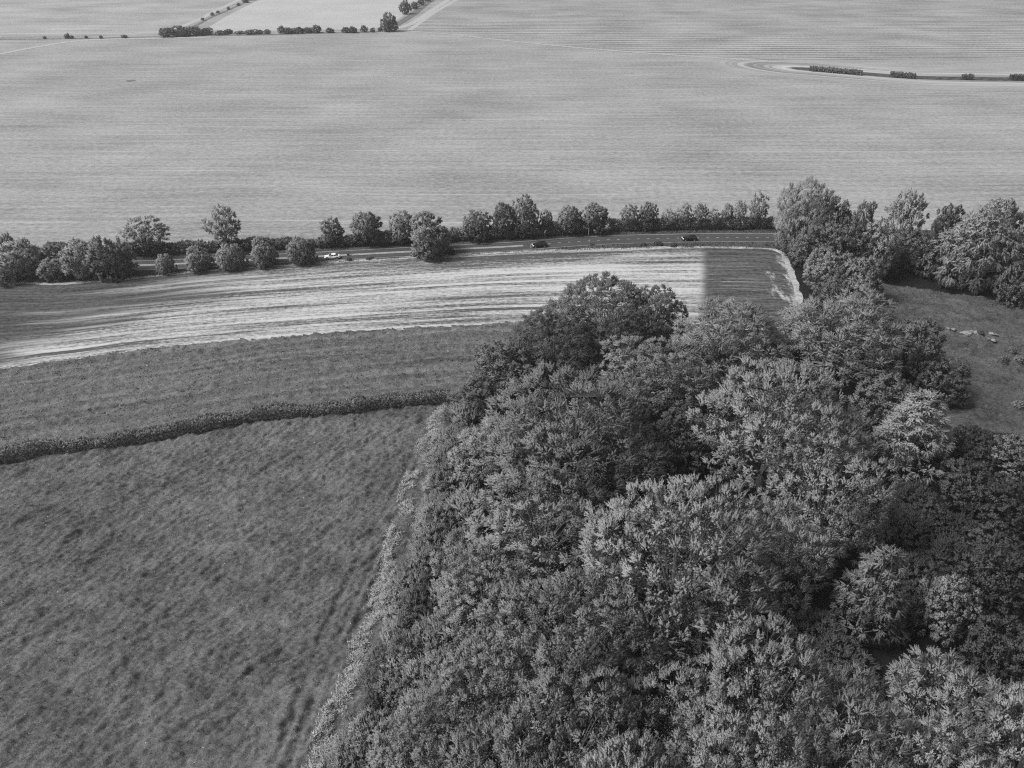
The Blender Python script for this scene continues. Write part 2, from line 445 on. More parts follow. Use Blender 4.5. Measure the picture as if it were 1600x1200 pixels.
structure(strip("field_edge", *ragged(top, -0.3, 1.0, 500, 0.7, 3), 0.01, M_MARGIN), "thin pale strip along the roadside edge of the striped field")
structure(strip("field_edge", *ragged(bot[:-10], 0.5, -0.6, 500, 1.1, 5), 0.012, M_MARGIN), "thin pale strip along the lower edge of the striped field")
rl = smooth_line(Gs([(1222, 397), (1232, 420), (1241, 446), (1250, 478), (1262, 513)]), 30)
structure(strip("field_edge", *ragged(rl, -0.4, 1.1, 160, 0.45, 8), 0.014, M_MARGIN), "pale worn strip down the right end of the striped field")

# displaced meadows
def meadow(name, x0, x1, y0, y1, step, polyg, hfun, mat, label, uvf=None):
    xs = np.arange(x0, x1 + step, step); ys = np.arange(y0, y1 + step, step)
    X, Y = np.meshgrid(xs, ys); Z = np.maximum(hfun(X, Y), -0.03)
    nx = len(xs); i = np.arange(len(ys) - 1)[:, None] * nx + np.arange(nx - 1)[None, :]
    F = np.stack([i, i + 1, i + nx + 1, i + nx], -1).reshape(-1, 4)
    cx = X[:-1, :-1].ravel() + step / 2; cy = Y[:-1, :-1].ravel() + step / 2
    F = F[in_poly(cx, cy, polyg)]
    used = np.unique(F); remap = np.full(X.size, -1); remap[used] = np.arange(len(used))
    V = np.stack([X.ravel(), Y.ravel(), Z.ravel()], 1)[used]
    return structure(link(name, mesh_np(name, V, remap[F], smooth=True, uv=uvf(V) if uvf else None), mat), label)

HEDGE = smooth_line(Gs([(-260, 760), (-100, 737), (0, 722), (60, 712), (150, 700), (250, 684), (330, 669), (420, 655), (520, 645), (600, 638), (705, 627)]), 120)[:, :2]
EDGE = Gs([(300, 1700), (420, 1380), (490, 1200), (545, 1080), (590, 950), (622, 850), (655, 740), (685, 655), (705, 627)])[:, :2]
past_poly = list(HEDGE[::4]) + list(EDGE[::-1] + np.array((5.0, 0))) + [(-60, 5), (-150, 5), (-150, HEDGE[0][1])]
RUT1 = smooth_line(Gs([(395, 1290), (432, 1190), (480, 1060), (520, 960), (566, 870), (618, 770), (648, 705)]), 24)
RUT2 = smooth_line(Gs([(425, 1290), (458, 1190), (505, 1062), (545, 965), (588, 875), (632, 780), (655, 720)]), 24)
RUT3 = smooth_line(Gs([(480, 1170), (520, 1070), (556, 980), (600, 880), (640, 790)]), 20)
def past_h(X, Y):
    a = math.radians(38); u = X * math.cos(a) + Y * math.sin(a); v = -X * math.sin(a) + Y * math.cos(a)
    wv = v + 2.5 * vn(u * 0.08, v * 0.08, 3)
    h = 0.55 * fbm(u * 0.09, wv * 0.26, 5, 3) + 0.72 * fbm(u * 0.42, wv * 0.9, 11, 3) + 0.40 * vn(u * 1.2, wv * 2.2, 21) + 0.22 * vn(X * 2.6, Y * 2.6, 23)
    for R_, amp in ((RUT1, 0.18), (RUT2, 0.15), (RUT3, 0.10)):
        d = poly_dist(X, Y, R_); d = np.abs(d + 0.5 * vn(X * 0.5, Y * 0.5, 33)); wig = np.clip(0.8 + 0.9 * vn(X * 0.22, Y * 0.22, 31), 0.35, 1.3)
        h = h + wig * amp * (np.exp(-((d - 0.75) / 0.4) ** 2) - 1.3 * np.exp(-(d / 0.42) ** 2))
    return 0.40 + h * 0.9
meadow("pasture", -112, 2, 20, 126, 0.2, past_poly, past_h, M_PAST, "rough tussocky pasture filling the lower left")

crop_poly = list(bot[::4, :2]) + [tuple(bot[-1, :2])] + [(45, 118), (0, 118)] + list(HEDGE[::-4]) + [(-190, HEDGE[0][1]), (-190, bot[0][1])]
def crop_h(X, Y):
    # drill rows follow the hedge line
    dy = Y - np.interp(X, HEDGE[:, 0], HEDGE[:, 1])
    rows = 0.16 * np.sin(dy * 2 * math.pi / 2.6 + 3 * vn(X * 0.05, dy * 0.2, 8)) * (0.4 + vn(X * 0.06, dy * 0.3, 4) + 0.3)
    return 0.15 + rows * 1.5 + 0.6 * fbm(X * 0.5, Y * 0.85, 41, 3) + 0.25 * vn(X * 1.5, Y * 1.5, 43) + 0.1
def green_crop():
    t = NT("green_crop", 0.95, 0.08); p = t.pos()
    a = t.noise(t.map(t.uv(), (0.02, 0.55, 1)), 1.0, 4, 0.6); b = t.noise(p, 1.3, 4, 0.75)
    t.color(t.rng(t.math('ADD', t.math('MULTIPLY', a, 0.55), t.math('MULTIPLY', b, 0.45)), 0.34, 0.66, 0.052, 0.225, False)); t.bump(t.noise(p, 1.8, 5, 0.75), 1.0, 0.5); return t.m
meadow("green_crop_strip", -150, 45, 88, 165, 0.36, crop_poly, crop_h, green_crop(), "strip of rough grey-green crop between hedge and striped field",
       uvf=lambda V: np.stack([V[:, 0], V[:, 1] - np.interp(V[:, 0], HEDGE[:, 0], HEDGE[:, 1])], 1))

RP = Gs([(1330, 436), (1420, 452), (1500, 462), (1620, 478), (2000, 520), (2000, 900), (1640, 800), (1530, 745), (1420, 620), (1360, 520)])[:, :2]
def rp_h(X, Y):
    return 0.06 + 0.5 * fbm(X * 0.05, Y * 0.09, 51, 2) * 0.8 + 0.8 * fbm(X * 0.35, Y * 0.6, 53, 3) + 0.42 * vn(X * 1.3, Y * 1.6, 57) + 0.22
meadow("rough_pasture", 40, 170, 70, 200, 0.34, RP, rp_h, M_PAST_R, "darker rough pasture at the right behind the wood")

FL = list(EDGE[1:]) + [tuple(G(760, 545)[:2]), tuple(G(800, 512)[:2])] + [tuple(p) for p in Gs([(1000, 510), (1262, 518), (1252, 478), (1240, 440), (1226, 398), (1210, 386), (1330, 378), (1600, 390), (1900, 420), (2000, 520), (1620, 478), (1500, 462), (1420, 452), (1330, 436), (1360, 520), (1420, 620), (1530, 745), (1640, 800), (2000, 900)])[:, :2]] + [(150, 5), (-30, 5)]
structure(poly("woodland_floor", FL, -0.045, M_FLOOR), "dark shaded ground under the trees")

# ------------------------------------------------------------------ foliage builders
def leaves(o, d, ln, nleaf, llen, lwid, rg, spread=0.85, face=None):
    """leaf quads along shoots: origins o, directions d, lengths ln -> verts, faces, shade"""
    n = len(o)
    t = (np.arange(nleaf)[None, :] + rg.uniform(0.1, 0.9, (n, nleaf))) / nleaf
    base = o[:, None] + d[:, None] * (t * ln[:, None])[..., None]
    perp = rg.normal(size=(n, nleaf, 3)); perp -= d[:, None] * (perp * d[:, None]).sum(-1, keepdims=True); perp = norm(perp)
    sp = spread * (1.15 - 0.7 * t)[..., None]
    ax = norm(d[:, None] * 0.75 + perp * sp + np.array((0, 0, 0.10)))
    if face is None: up = norm(rg.normal(size=(n, nleaf, 3)) * 0.55 + np.array((0, 0, 0.8)) + d[:, None] * 0.3)
    else: up = norm(rg.normal(size=(n, nleaf, 3)) * 0.38 + face[:, None] + np.array((0, 0, 0.35)))
    sd = norm(np.cross(ax, up))
    L = (llen * rg.uniform(0.7, 1.25, (n, nleaf)))[..., None]; W = (lwid * rg.uniform(0.7, 1.25, (n, nleaf)))[..., None]
    dn = np.cross(sd, ax) * L * 0.10
    V = np.stack([base, base + ax * L * 0.45 + sd * W * 0.5 - dn, base + ax * L - dn, base + ax * L * 0.45 - sd * W * 0.5 - dn], 2).reshape(-1, 3)
    F = np.arange(n * nleaf * 4).reshape(-1, 4)
    sh = np.clip(np.repeat(rg.uniform(0.1, 0.9, n), nleaf) + rg.normal(0, 0.15, n * nleaf), 0, 1)
    return V, F, sh
def fingers(o, d, ln, fr, nleaf, llen, lwid, rg, face):
    """leafy shoots: leaves laid like scales round a spindle of radius fr so that a shoot reads as one solid tuft"""
    n = len(o)
    t = (np.arange(nleaf)[None, :] + rg.uniform(0.1, 0.9, (n, nleaf))) / nleaf
    ref = norm(np.cross(d, np.array((0.31, 0.77, 0.55)))); bi = np.cross(d, ref)
    ph = np.arange(nleaf)[None, :] * 2.39996 + rg.uniform(0, 6.28, (n, 1)) + rg.normal(0, 0.3, (n, nleaf))
    rad = ref[:, None] * np.cos(ph)[..., None] + bi[:, None] * np.sin(ph)[..., None]
    prof = np.sin(np.pi * np.clip(0.22 + 0.74 * t, 0, 1)) ** 0.7
    frr = fr * rg.uniform(0.7, 1.3, n)[:, None]
    base = o[:, None] + d[:, None] * (t * ln[:, None])[..., None] + rad * (frr * prof)[..., None] * rg.uniform(0.55, 1.1, (n, nleaf))[..., None]
    ax = norm(d[:, None] * 0.85 + rad * (0.75 - 0.5 * t)[..., None] + rg.normal(0, 0.25, (n, nleaf, 3)))
    nm = norm(rad * 0.9 + d[:, None] * (0.15 + 0.5 * t)[..., None] + np.array((0, 0, 0.55)) + rg.normal(0, 0.22, (n, nleaf, 3)))
    sd = norm(np.cross(ax, nm))
    L = (llen * rg.uniform(0.7, 1.25, (n, nleaf)))[..., None]; W = (lwid * rg.uniform(0.7, 1.25, (n, nleaf)))[..., None]
    b0 = base - ax * L * 0.35
    V = np.stack([b0, b0 + ax * L * 0.5 + sd * W * 0.5, b0 + ax * L, b0 + ax * L * 0.5 - sd * W * 0.5], 2).reshape(-1, 3)
    F = np.arange(n * nleaf * 4).reshape(-1, 4)
    fs = rg.uniform(0.3, 0.7, n)
    sh = np.clip(np.repeat(fs, nleaf) + rg.normal(0, 0.07, n * nleaf), 0, 1)
    sn = norm(nm * 0.5 + face[:, None] * 0.65 + d[:, None] * 0.25 + rg.normal(0, 0.07, (n, nleaf, 3)))
    nr = np.repeat(sn.reshape(-1, 3), 4, 0)
    # dense heart of the shoot: a slim four-sided spindle under the outer leaves
    b = o - d * (ln * 0.1)[:, None]; tp = o + d * (ln * 0.98)[:, None]; mp = o + d * (ln * 0.45)[:, None]
    ph0 = rg.uniform(0, 6.28, n); Q = []; QN = []
    for k in range(4):
        r0, r1_ = [ref * np.cos(ph0 + a)[:, None] + bi * np.sin(ph0 + a)[:, None] for a in (k * math.pi / 2, (k + 1) * math.pi / 2)]
        Q.append(np.stack([b, mp + r0 * frr * 0.7, tp, mp + r1_ * frr * 0.7], 1))
        f_ = face * 0.6 + np.array((0, 0, 0.3))
        QN.append(np.stack([norm((r0 + r1_) * 0.3 - d * 0.2 + f_), norm(r0 * 0.5 + f_ + d * 0.2), norm(d * 0.5 + f_), norm(r1_ * 0.5 + f_ + d * 0.2)], 1))
    Q = np.stack(Q, 1).reshape(-1, 3); QN = np.stack(QN, 1).reshape(-1, 3)
    # wind each quad so that it faces away from the axis
    q4 = Q.reshape(-1, 4, 3); gn = np.cross(q4[:, 2] - q4[:, 0], q4[:, 3] - q4[:, 1]); cen = np.repeat(mp, 4, 0)
    flip = (gn * (q4.mean(1) - cen)).sum(-1) < 0
    qi = np.arange(len(Q)).reshape(-1, 4); qi[flip] = qi[flip][:, ::-1]
    F = np.vstack([F, qi + len(V)]); V = np.vstack([V, Q]); nr = np.vstack([nr, QN]); sh = np.concatenate([sh, np.repeat(fs, 4)])
    return V, F, sh, nr
def fib(n, rg):
    i = np.arange(n) + 0.5; ph = i * 2.39996 + rg.uniform(0, 6.28); z = 1 - 2 * i / n
    r = np.sqrt(1 - z * z); return norm(np.stack([r * np.cos(ph), r * np.sin(ph), z], 1) + rg.normal(0, 0.16, (n, 3)))
def tubes(paths, radii, sides=5):
    V = []; F = []; off = 0
    for P, R in zip(paths, radii):
        P = np.array(P, float); T = norm(np.gradient(P, axis=0))
        ref = np.array((0.3, 0.9, 0.1)); A = norm(np.cross(T, ref)); B = np.cross(T, A)
        an = np.linspace(0, 2 * math.pi, sides, endpoint=False)
        ring = P[:, None] + (A[:, None] * np.cos(an)[None, :, None] + B[:, None] * np.sin(an)[None, :, None]) * np.array(R)[:, None, None]
        V.append(ring.reshape(-1, 3)); m = len(P)
        for i in range(m - 1):
            for j in range(sides):
                F.append((off + i * sides + j, off + i * sides + (j + 1) % sides, off + (i + 1) * sides + (j + 1) % sides, off + (i + 1) * sides + j))
        off += m * sides
    return np.vstack(V), np.array(F)
def bez(a, b, c, n):
    t = np.linspace(0, 1, n)[:, None]
    return a * (1 - t) ** 2 + 2 * b * t * (1 - t) + c * t * t

def make_tree(seed, R, H, zbase, r1, r2, nlobe, nshoot, nleaf, slen, llen, lwid, upb=0.7, droop=0.0, style='dome',
              keep=1.0, subk=1.0, trunk_r=0.35, twigs=0.15, zmin=-0.45, flat=1.0, fr=0.2, fill=40, open_=1.0):
    """one tree at unit placement: returns trunk mesh, crown mesh"""
    rg = np.random.default_rng(seed)
    zc = zbase * H + (H - zbase * H) * 0.45
    rzu = (H - zc) - r1 * 0.75; rzd = (zc - zbase * H)
    if style == 'cone':
        t = (np.arange(nlobe) + rg.uniform(0, 1, nlobe)) / nlobe
        ph = np.arange(nlobe) * 2.4 + rg.uniform(0, 1, nlobe)
        rad = (R - r1 * 0.6) * (1 - t) ** 0.75 * rg.uniform(0.6, 1.05, nlobe)
        C = np.stack([rad * np.cos(ph), rad * np.sin(ph), zbase * H + t * (H * (1 - zbase) - r1 * 0.6)], 1)
        rr = r1 * (1.1 - 0.5 * t) * rg.uniform(0.8, 1.15, nlobe)
        D = norm(np.stack([np.cos(ph), np.sin(ph), 0.3 + 0 * ph], 1))
    else:
        D = fib(int(nlobe * 2 / (1 - zmin)), rg); D = D[D[:, 2] > zmin]
        k = rg.uniform(0.64, 1.12, len(D))[:, None]
        sc = np.where(D[:, 2:] > 0, np.array((R - r1 * 0.8, R - r1 * 0.8, rzu)), np.array((R - r1 * 0.8, R - r1 * 0.8, rzd)))
        C = np.array((0, 0, zc)) + D * sc * k
        if style == 'layer': C[:, 2] += -0.10 * R * (np.hypot(C[:, 0], C[:, 1]) / R)
        rr = r1 * rg.uniform(0.62, 1.3, len(D))
        inner = norm(rg.normal(size=(max(3, nlobe // 4), 3))) * np.array((0.4 * R, 0.4 * R, 0.45 * rzu)) + np.array((0, 0, zc))
        C = np.vstack([C, inner]); rr = np.concatenate([rr, np.full(len(inner), r1)]); D = np.vstack([D, norm(inner - np.array((0, 0, zc - 1)))])
    subs = []; sdir = []
    for i in range(len(C)):
        m = int(4 * math.pi * rr[i] ** 2 * 0.75 / (math.pi * r2 * r2) * subk) + 4
        d = fib(m, rg); d = d[(d @ D[i] > -0.35) | (d[:, 2] > 0.5)]
        p = C[i] + d * rr[i] * rg.uniform(0.72, 1.12, len(d))[:, None] * np.array((1, 1, flat))
        ok = np.ones(len(p), bool)
        for j in range(len(C)):
            if j != i: ok &= np.linalg.norm(p - C[j], axis=1) > rr[j] * 0.9
        ok &= rg.uniform(size=len(p)) < keep
        subs.append(p[ok]); sdir.append(d[ok])
    P = np.vstack(subs); Dn = np.vstack(sdir)
    P[:, 2] = np.maximum(P[:, 2], 0.25)
    ns = len(P)
    sb = rg.uniform(-0.14, 0.14, ns)
    o = np.repeat(P, nshoot, 0); dd = np.repeat(Dn, nshoot, 0)
    rnd = norm(rg.normal(size=(len(o), 3)))
    out = norm(dd * 0.9 + rnd * 0.95)
    o = o + out * r2 * rg.uniform(0.15, 0.5, len(o))[:, None]
    d = norm(out * 0.75 + dd * 0.25 + np.array((0, 0, upb - droop)) + rg.normal(0, 0.15, (len(o), 3)))
    ln = slen * rg.uniform(0.6, 1.3, len(o))
    V, F, sh, nrm = fingers(o, d, ln, fr, nleaf, llen, lwid, rg, norm(dd * 0.6 + 0.25 * out + 0.75 * np.repeat(norm((P - np.array((0, 0, zc * 0.8))) / np.array((R, R, H * 0.5))), nshoot, 0)))
    sbr = np.repeat(sb, nshoot); sh = np.clip(sh + np.concatenate([np.repeat(sbr, nleaf), np.repeat(sbr, 4)]), 0, 1)
    if fill:      # inner foliage of every bough, closing the view through the crown
        fc = np.repeat(C, fill, 0); fr_ = np.repeat(rr, fill); m = len(fc)
        fp = fc + norm(rg.normal(size=(m, 3))) * (fr_ * rg.uniform(0.1, 0.66, m))[:, None] * np.array((1, 1, flat))
        fd = norm(rg.normal(size=(m, 3))); fs = norm(np.cross(fd, rg.normal(size=(m, 3)))); q = llen * 0.62
        sg = np.where((np.cross(fs, fd) * (fp - fc)).sum(-1, keepdims=True) > 0, 1.0, -1.0); fs = fs * sg
        V2 = np.stack([fp - fd * q, fp + fs * q * 0.6, fp + fd * q, fp - fs * q * 0.6], 1).reshape(-1, 3)
        F = np.vstack([F, np.arange(m * 4).reshape(-1, 4) + len(V)]); V = np.vstack([V, V2]); sh = np.concatenate([sh, rg.uniform(0.1, 0.7, m)]); nrm = np.vstack([nrm, np.repeat(norm(fp - fc), 4, 0)])
    V[:, 2] = np.maximum(V[:, 2], 0.05)
    crown = mesh_np("crown", V, F, sh, nrm=nrm)
    # trunk, limbs, twigs
    zt = zbase * H + 0.25 * (H - zbase * H)
    lean = np.array((rg.normal(0, 0.03) * H, rg.normal(0, 0.03) * H, 0))
    top_ = np.array((0, 0, H * 0.72)) + lean
    tp = bez(np.zeros(3) - np.array((0, 0, 0.3)), np.array((0, 0, H * 0.4)), top_, 9)
    paths = [tp]; rads = [trunk_r * (1 - 0.8 * np.linspace(0, 1, 9)) * (1 + 0.6 * np.exp(-np.linspace(0, 12, 9)))]
    for i in range(len(C)):
        s = min(0.9, max(0.12, C[i, 2] / H * 0.62 * rg.uniform(0.8, 1.0)))
        a = tp[int(s * 8)]
        mid = a * 0.45 + C[i] * 0.55 + np.array((0, 0, 0.10 * R if not droop else 0.2 * R))
        lp = bez(a, mid, C[i], 7); paths.append(lp); rads.append(trunk_r * 0.38 * (1 - 0.75 * np.linspace(0, 1, 7)))
    V1, F1 = tubes(paths, rads, 6)
    tw = rg.choice(ns, int(ns * twigs), replace=False) if twigs > 0 else []
    paths = []; rads = []
    for k in tw:
        j = int(np.argmin(np.linalg.norm(C - P[k], axis=1)))
        a = C[j]; e = P[k] + Dn[k] * r2 * 0.9
        paths.append(bez(a, (a + e) / 2 + np.array((0, 0, 0.1 * r1)), e, 4)); rads.append(trunk_r * 0.085 * (1 - 0.7 * np.linspace(0, 1, 4)))
    if paths:
        V2, F2 = tubes(paths, rads, 3); nq = len(V1)
        V1 = np.vstack([V1, V2]); F1 = np.vstack([F1, F2 + nq])
    trunk = mesh_np("trunk", V1, F1, smooth=True)
    trunk.materials.append(BARK); crown.materials.append(LEAF)
    return trunk, crown, float(np.percentile(np.hypot(V[:, 0], V[:, 1]), 98.5)), float(np.percentile(V[:, 2], 99.7))

PROTO = {
    # big broadleaved woodland trees
    'broad': [make_tree(sd_, 9.5, 19, 0.10, r1_, 1.05, nl_, 15, 9, sl_ * 0.54, 0.20, 0.125, upb=ub_, droop=dr_, trunk_r=0.45, zmin=-0.7, fr=fr_ * 0.58, subk=1.3, fill=260, style=st_, flat=fl_)
              for sd_, r1_, nl_, sl_, ub_, dr_, fr_, st_, fl_ in ((1, 3.2, 26, 1.45, 0.8, 0.0, 0.24, 'dome', 0.85), (2, 2.6, 34, 1.15, 0.5, 0.0, 0.22, 'dome', 0.9),
                                                                  (3, 3.6, 22, 1.75, 0.9, 0.1, 0.21, 'layer', 0.75), (4, 3.0, 28, 1.3, 0.35, 0.15, 0.25, 'dome', 0.8))],
    'layer': [make_tree(s, 9.5, 18, 0.10, 2.9, 1.05, 28, 15, 9, 0.9, 0.21, 0.12, upb=0.6, droop=0.35, style='layer', flat=0.65, trunk_r=0.45, zmin=-0.7, fr=0.12, subk=1.3, fill=200) for s in (11, 12)],
    'shrub': [make_tree(s, 3.4, 6.0, 0.10, 1.15, 0.6, 15, 11, 11, 1.15, 0.24, 0.12, upb=1.3, trunk_r=0.10, fr=0.12, fill=60) for s in (21, 22, 23)],
    'cone': [make_tree(31, 5.2, 17, 0.10, 1.9, 0.85, 34, 12, 11, 0.9, 0.26, 0.14, upb=0.2, droop=0.6, style='cone', trunk_r=0.3, fr=0.14, fill=90)],
    'round': [make_tree(s, 5.0, 10, 0.08, 1.6, 0.75, 24, 10, 10, 0.60, 0.30, 0.20, upb=0.35, trunk_r=0.25, zmin=-0.8, fr=0.2, fill=90) for s in (41, 42, 43)],
    'weep': [make_tree(51, 7.0, 15, 0.05, 2.1, 0.95, 30, 11, 11, 1.2, 0.38, 0.19, upb=0.0, droop=0.75, style='layer', trunk_r=0.4, zmin=-0.8, fr=0.2, fill=40)],
    'road': [make_tree(s, 4.6, 11, 0.08, 1.5, 0.85, 18, 8, 8, 0.7, 0.42, 0.28, upb=0.45, trunk_r=0.25, zmin=-0.7, fr=0.22, fill=25) for s in (61, 62, 63)],
    'open': [make_tree(s, 4.6, 12, 0.16, 1.7, 0.85, 16, 7, 8, 0.85, 0.38, 0.22, upb=0.6, keep=0.82, trunk_r=0.22, twigs=0.5, fr=0.18, fill=12, zmin=-0.6) for s in (71, 72, 73)],
    'ball': [make_tree(s, 4.0, 6.6, 0.0, 1.2, 0.6, 26, 9, 9, 0.65, 0.30, 0.17, upb=0.5, trunk_r=0.2, zmin=-0.95, fr=0.16, fill=30) for s in (81, 82)],
    'bush': [make_tree(s, 3.2, 4.4, 0.0, 1.1, 0.7, 14, 8, 7, 0.6, 0.36, 0.22, upb=0.5, trunk_r=0.14, zmin=-0.8, fr=0.18, fill=20) for s in (91, 92)],
    'far': [make_tree(s, 4.0, 6.5, 0.0, 1.4, 1.1, 10, 6, 5, 0.8, 0.8, 0.5, upb=0.4, trunk_r=0.25, zmin=-0.8, twigs=0, fr=0.35, fill=8) for s in (101, 102)],
}
RNG = np.random.default_rng(7)
_cnt = {}
def plant(kind, x, y, h, r, label, cat="tree", group=None, name=None, leaf=None, bark=None, rot=None, z=-0.1, var=None):
    k = _cnt.get(kind, 0); _cnt[kind] = k + 1
    tm, cm, R0, H0 = PROTO[kind][(var if var is not None else k) % len(PROTO[kind])]
    e = bpy.data.objects.new(name or ("shrub" if cat in ("shrub", "bush") else "tree"), None); COL.objects.link(e)
    e.empty_display_size = 0.5
    e.location = (x, y, z); e.rotation_euler = (0, 0, RNG.uniform(0, 6.28) if rot is None else rot)
    e.scale = (r / R0 * RNG.uniform(0.95, 1.05), r / R0 * RNG.uniform(0.95, 1.05), h / H0)
    tag(e, label, cat, group)
    t = link("trunk", tm, None, e); c = link("crown", cm, None, e)
    if leaf is not None:
        c.material_slots[0].link = 'OBJECT'; c.material_slots[0].material = leaf
    if bark is not None:
        t.material_slots[0].link = 'OBJECT'; t.material_slots[0].material = bark
    return e
def by_top(kind, px, ptop, wpx, h, label, **kw):
    g = G(px, ptop, h * 0.97); d = proj(g)[2]
    # the outline seen from above is the far shoulder of the dome, not its apex: set the stem nearer by that much
    ph = math.atan2(CAM_H - h, g[1]); r = wpx / 2 * d / FPX; a = 0.45 * h
    lift = 0.8 * (math.hypot(r * math.sin(ph), a * math.cos(ph)) - a * math.cos(ph))
    g = G(px, ptop + lift * FPX / d, h * 0.97); d = proj(g)[2]
    return plant(kind, g[0], g[1], h, wpx / 2 * d / FPX, label, **kw)
def by_base(kind, px, pbase, ptop, wpx, label, **kw):
    g = G(px, pbase); v = (600 - ptop) / FPX
    z = CAM_H + g[1] * (v * cP - sP) / (cP + v * sP); d = proj((g[0], g[1], z / 2))[2]
    return plant(kind, g[0], g[1], z, wpx / 2 * d / FPX, label, **kw)

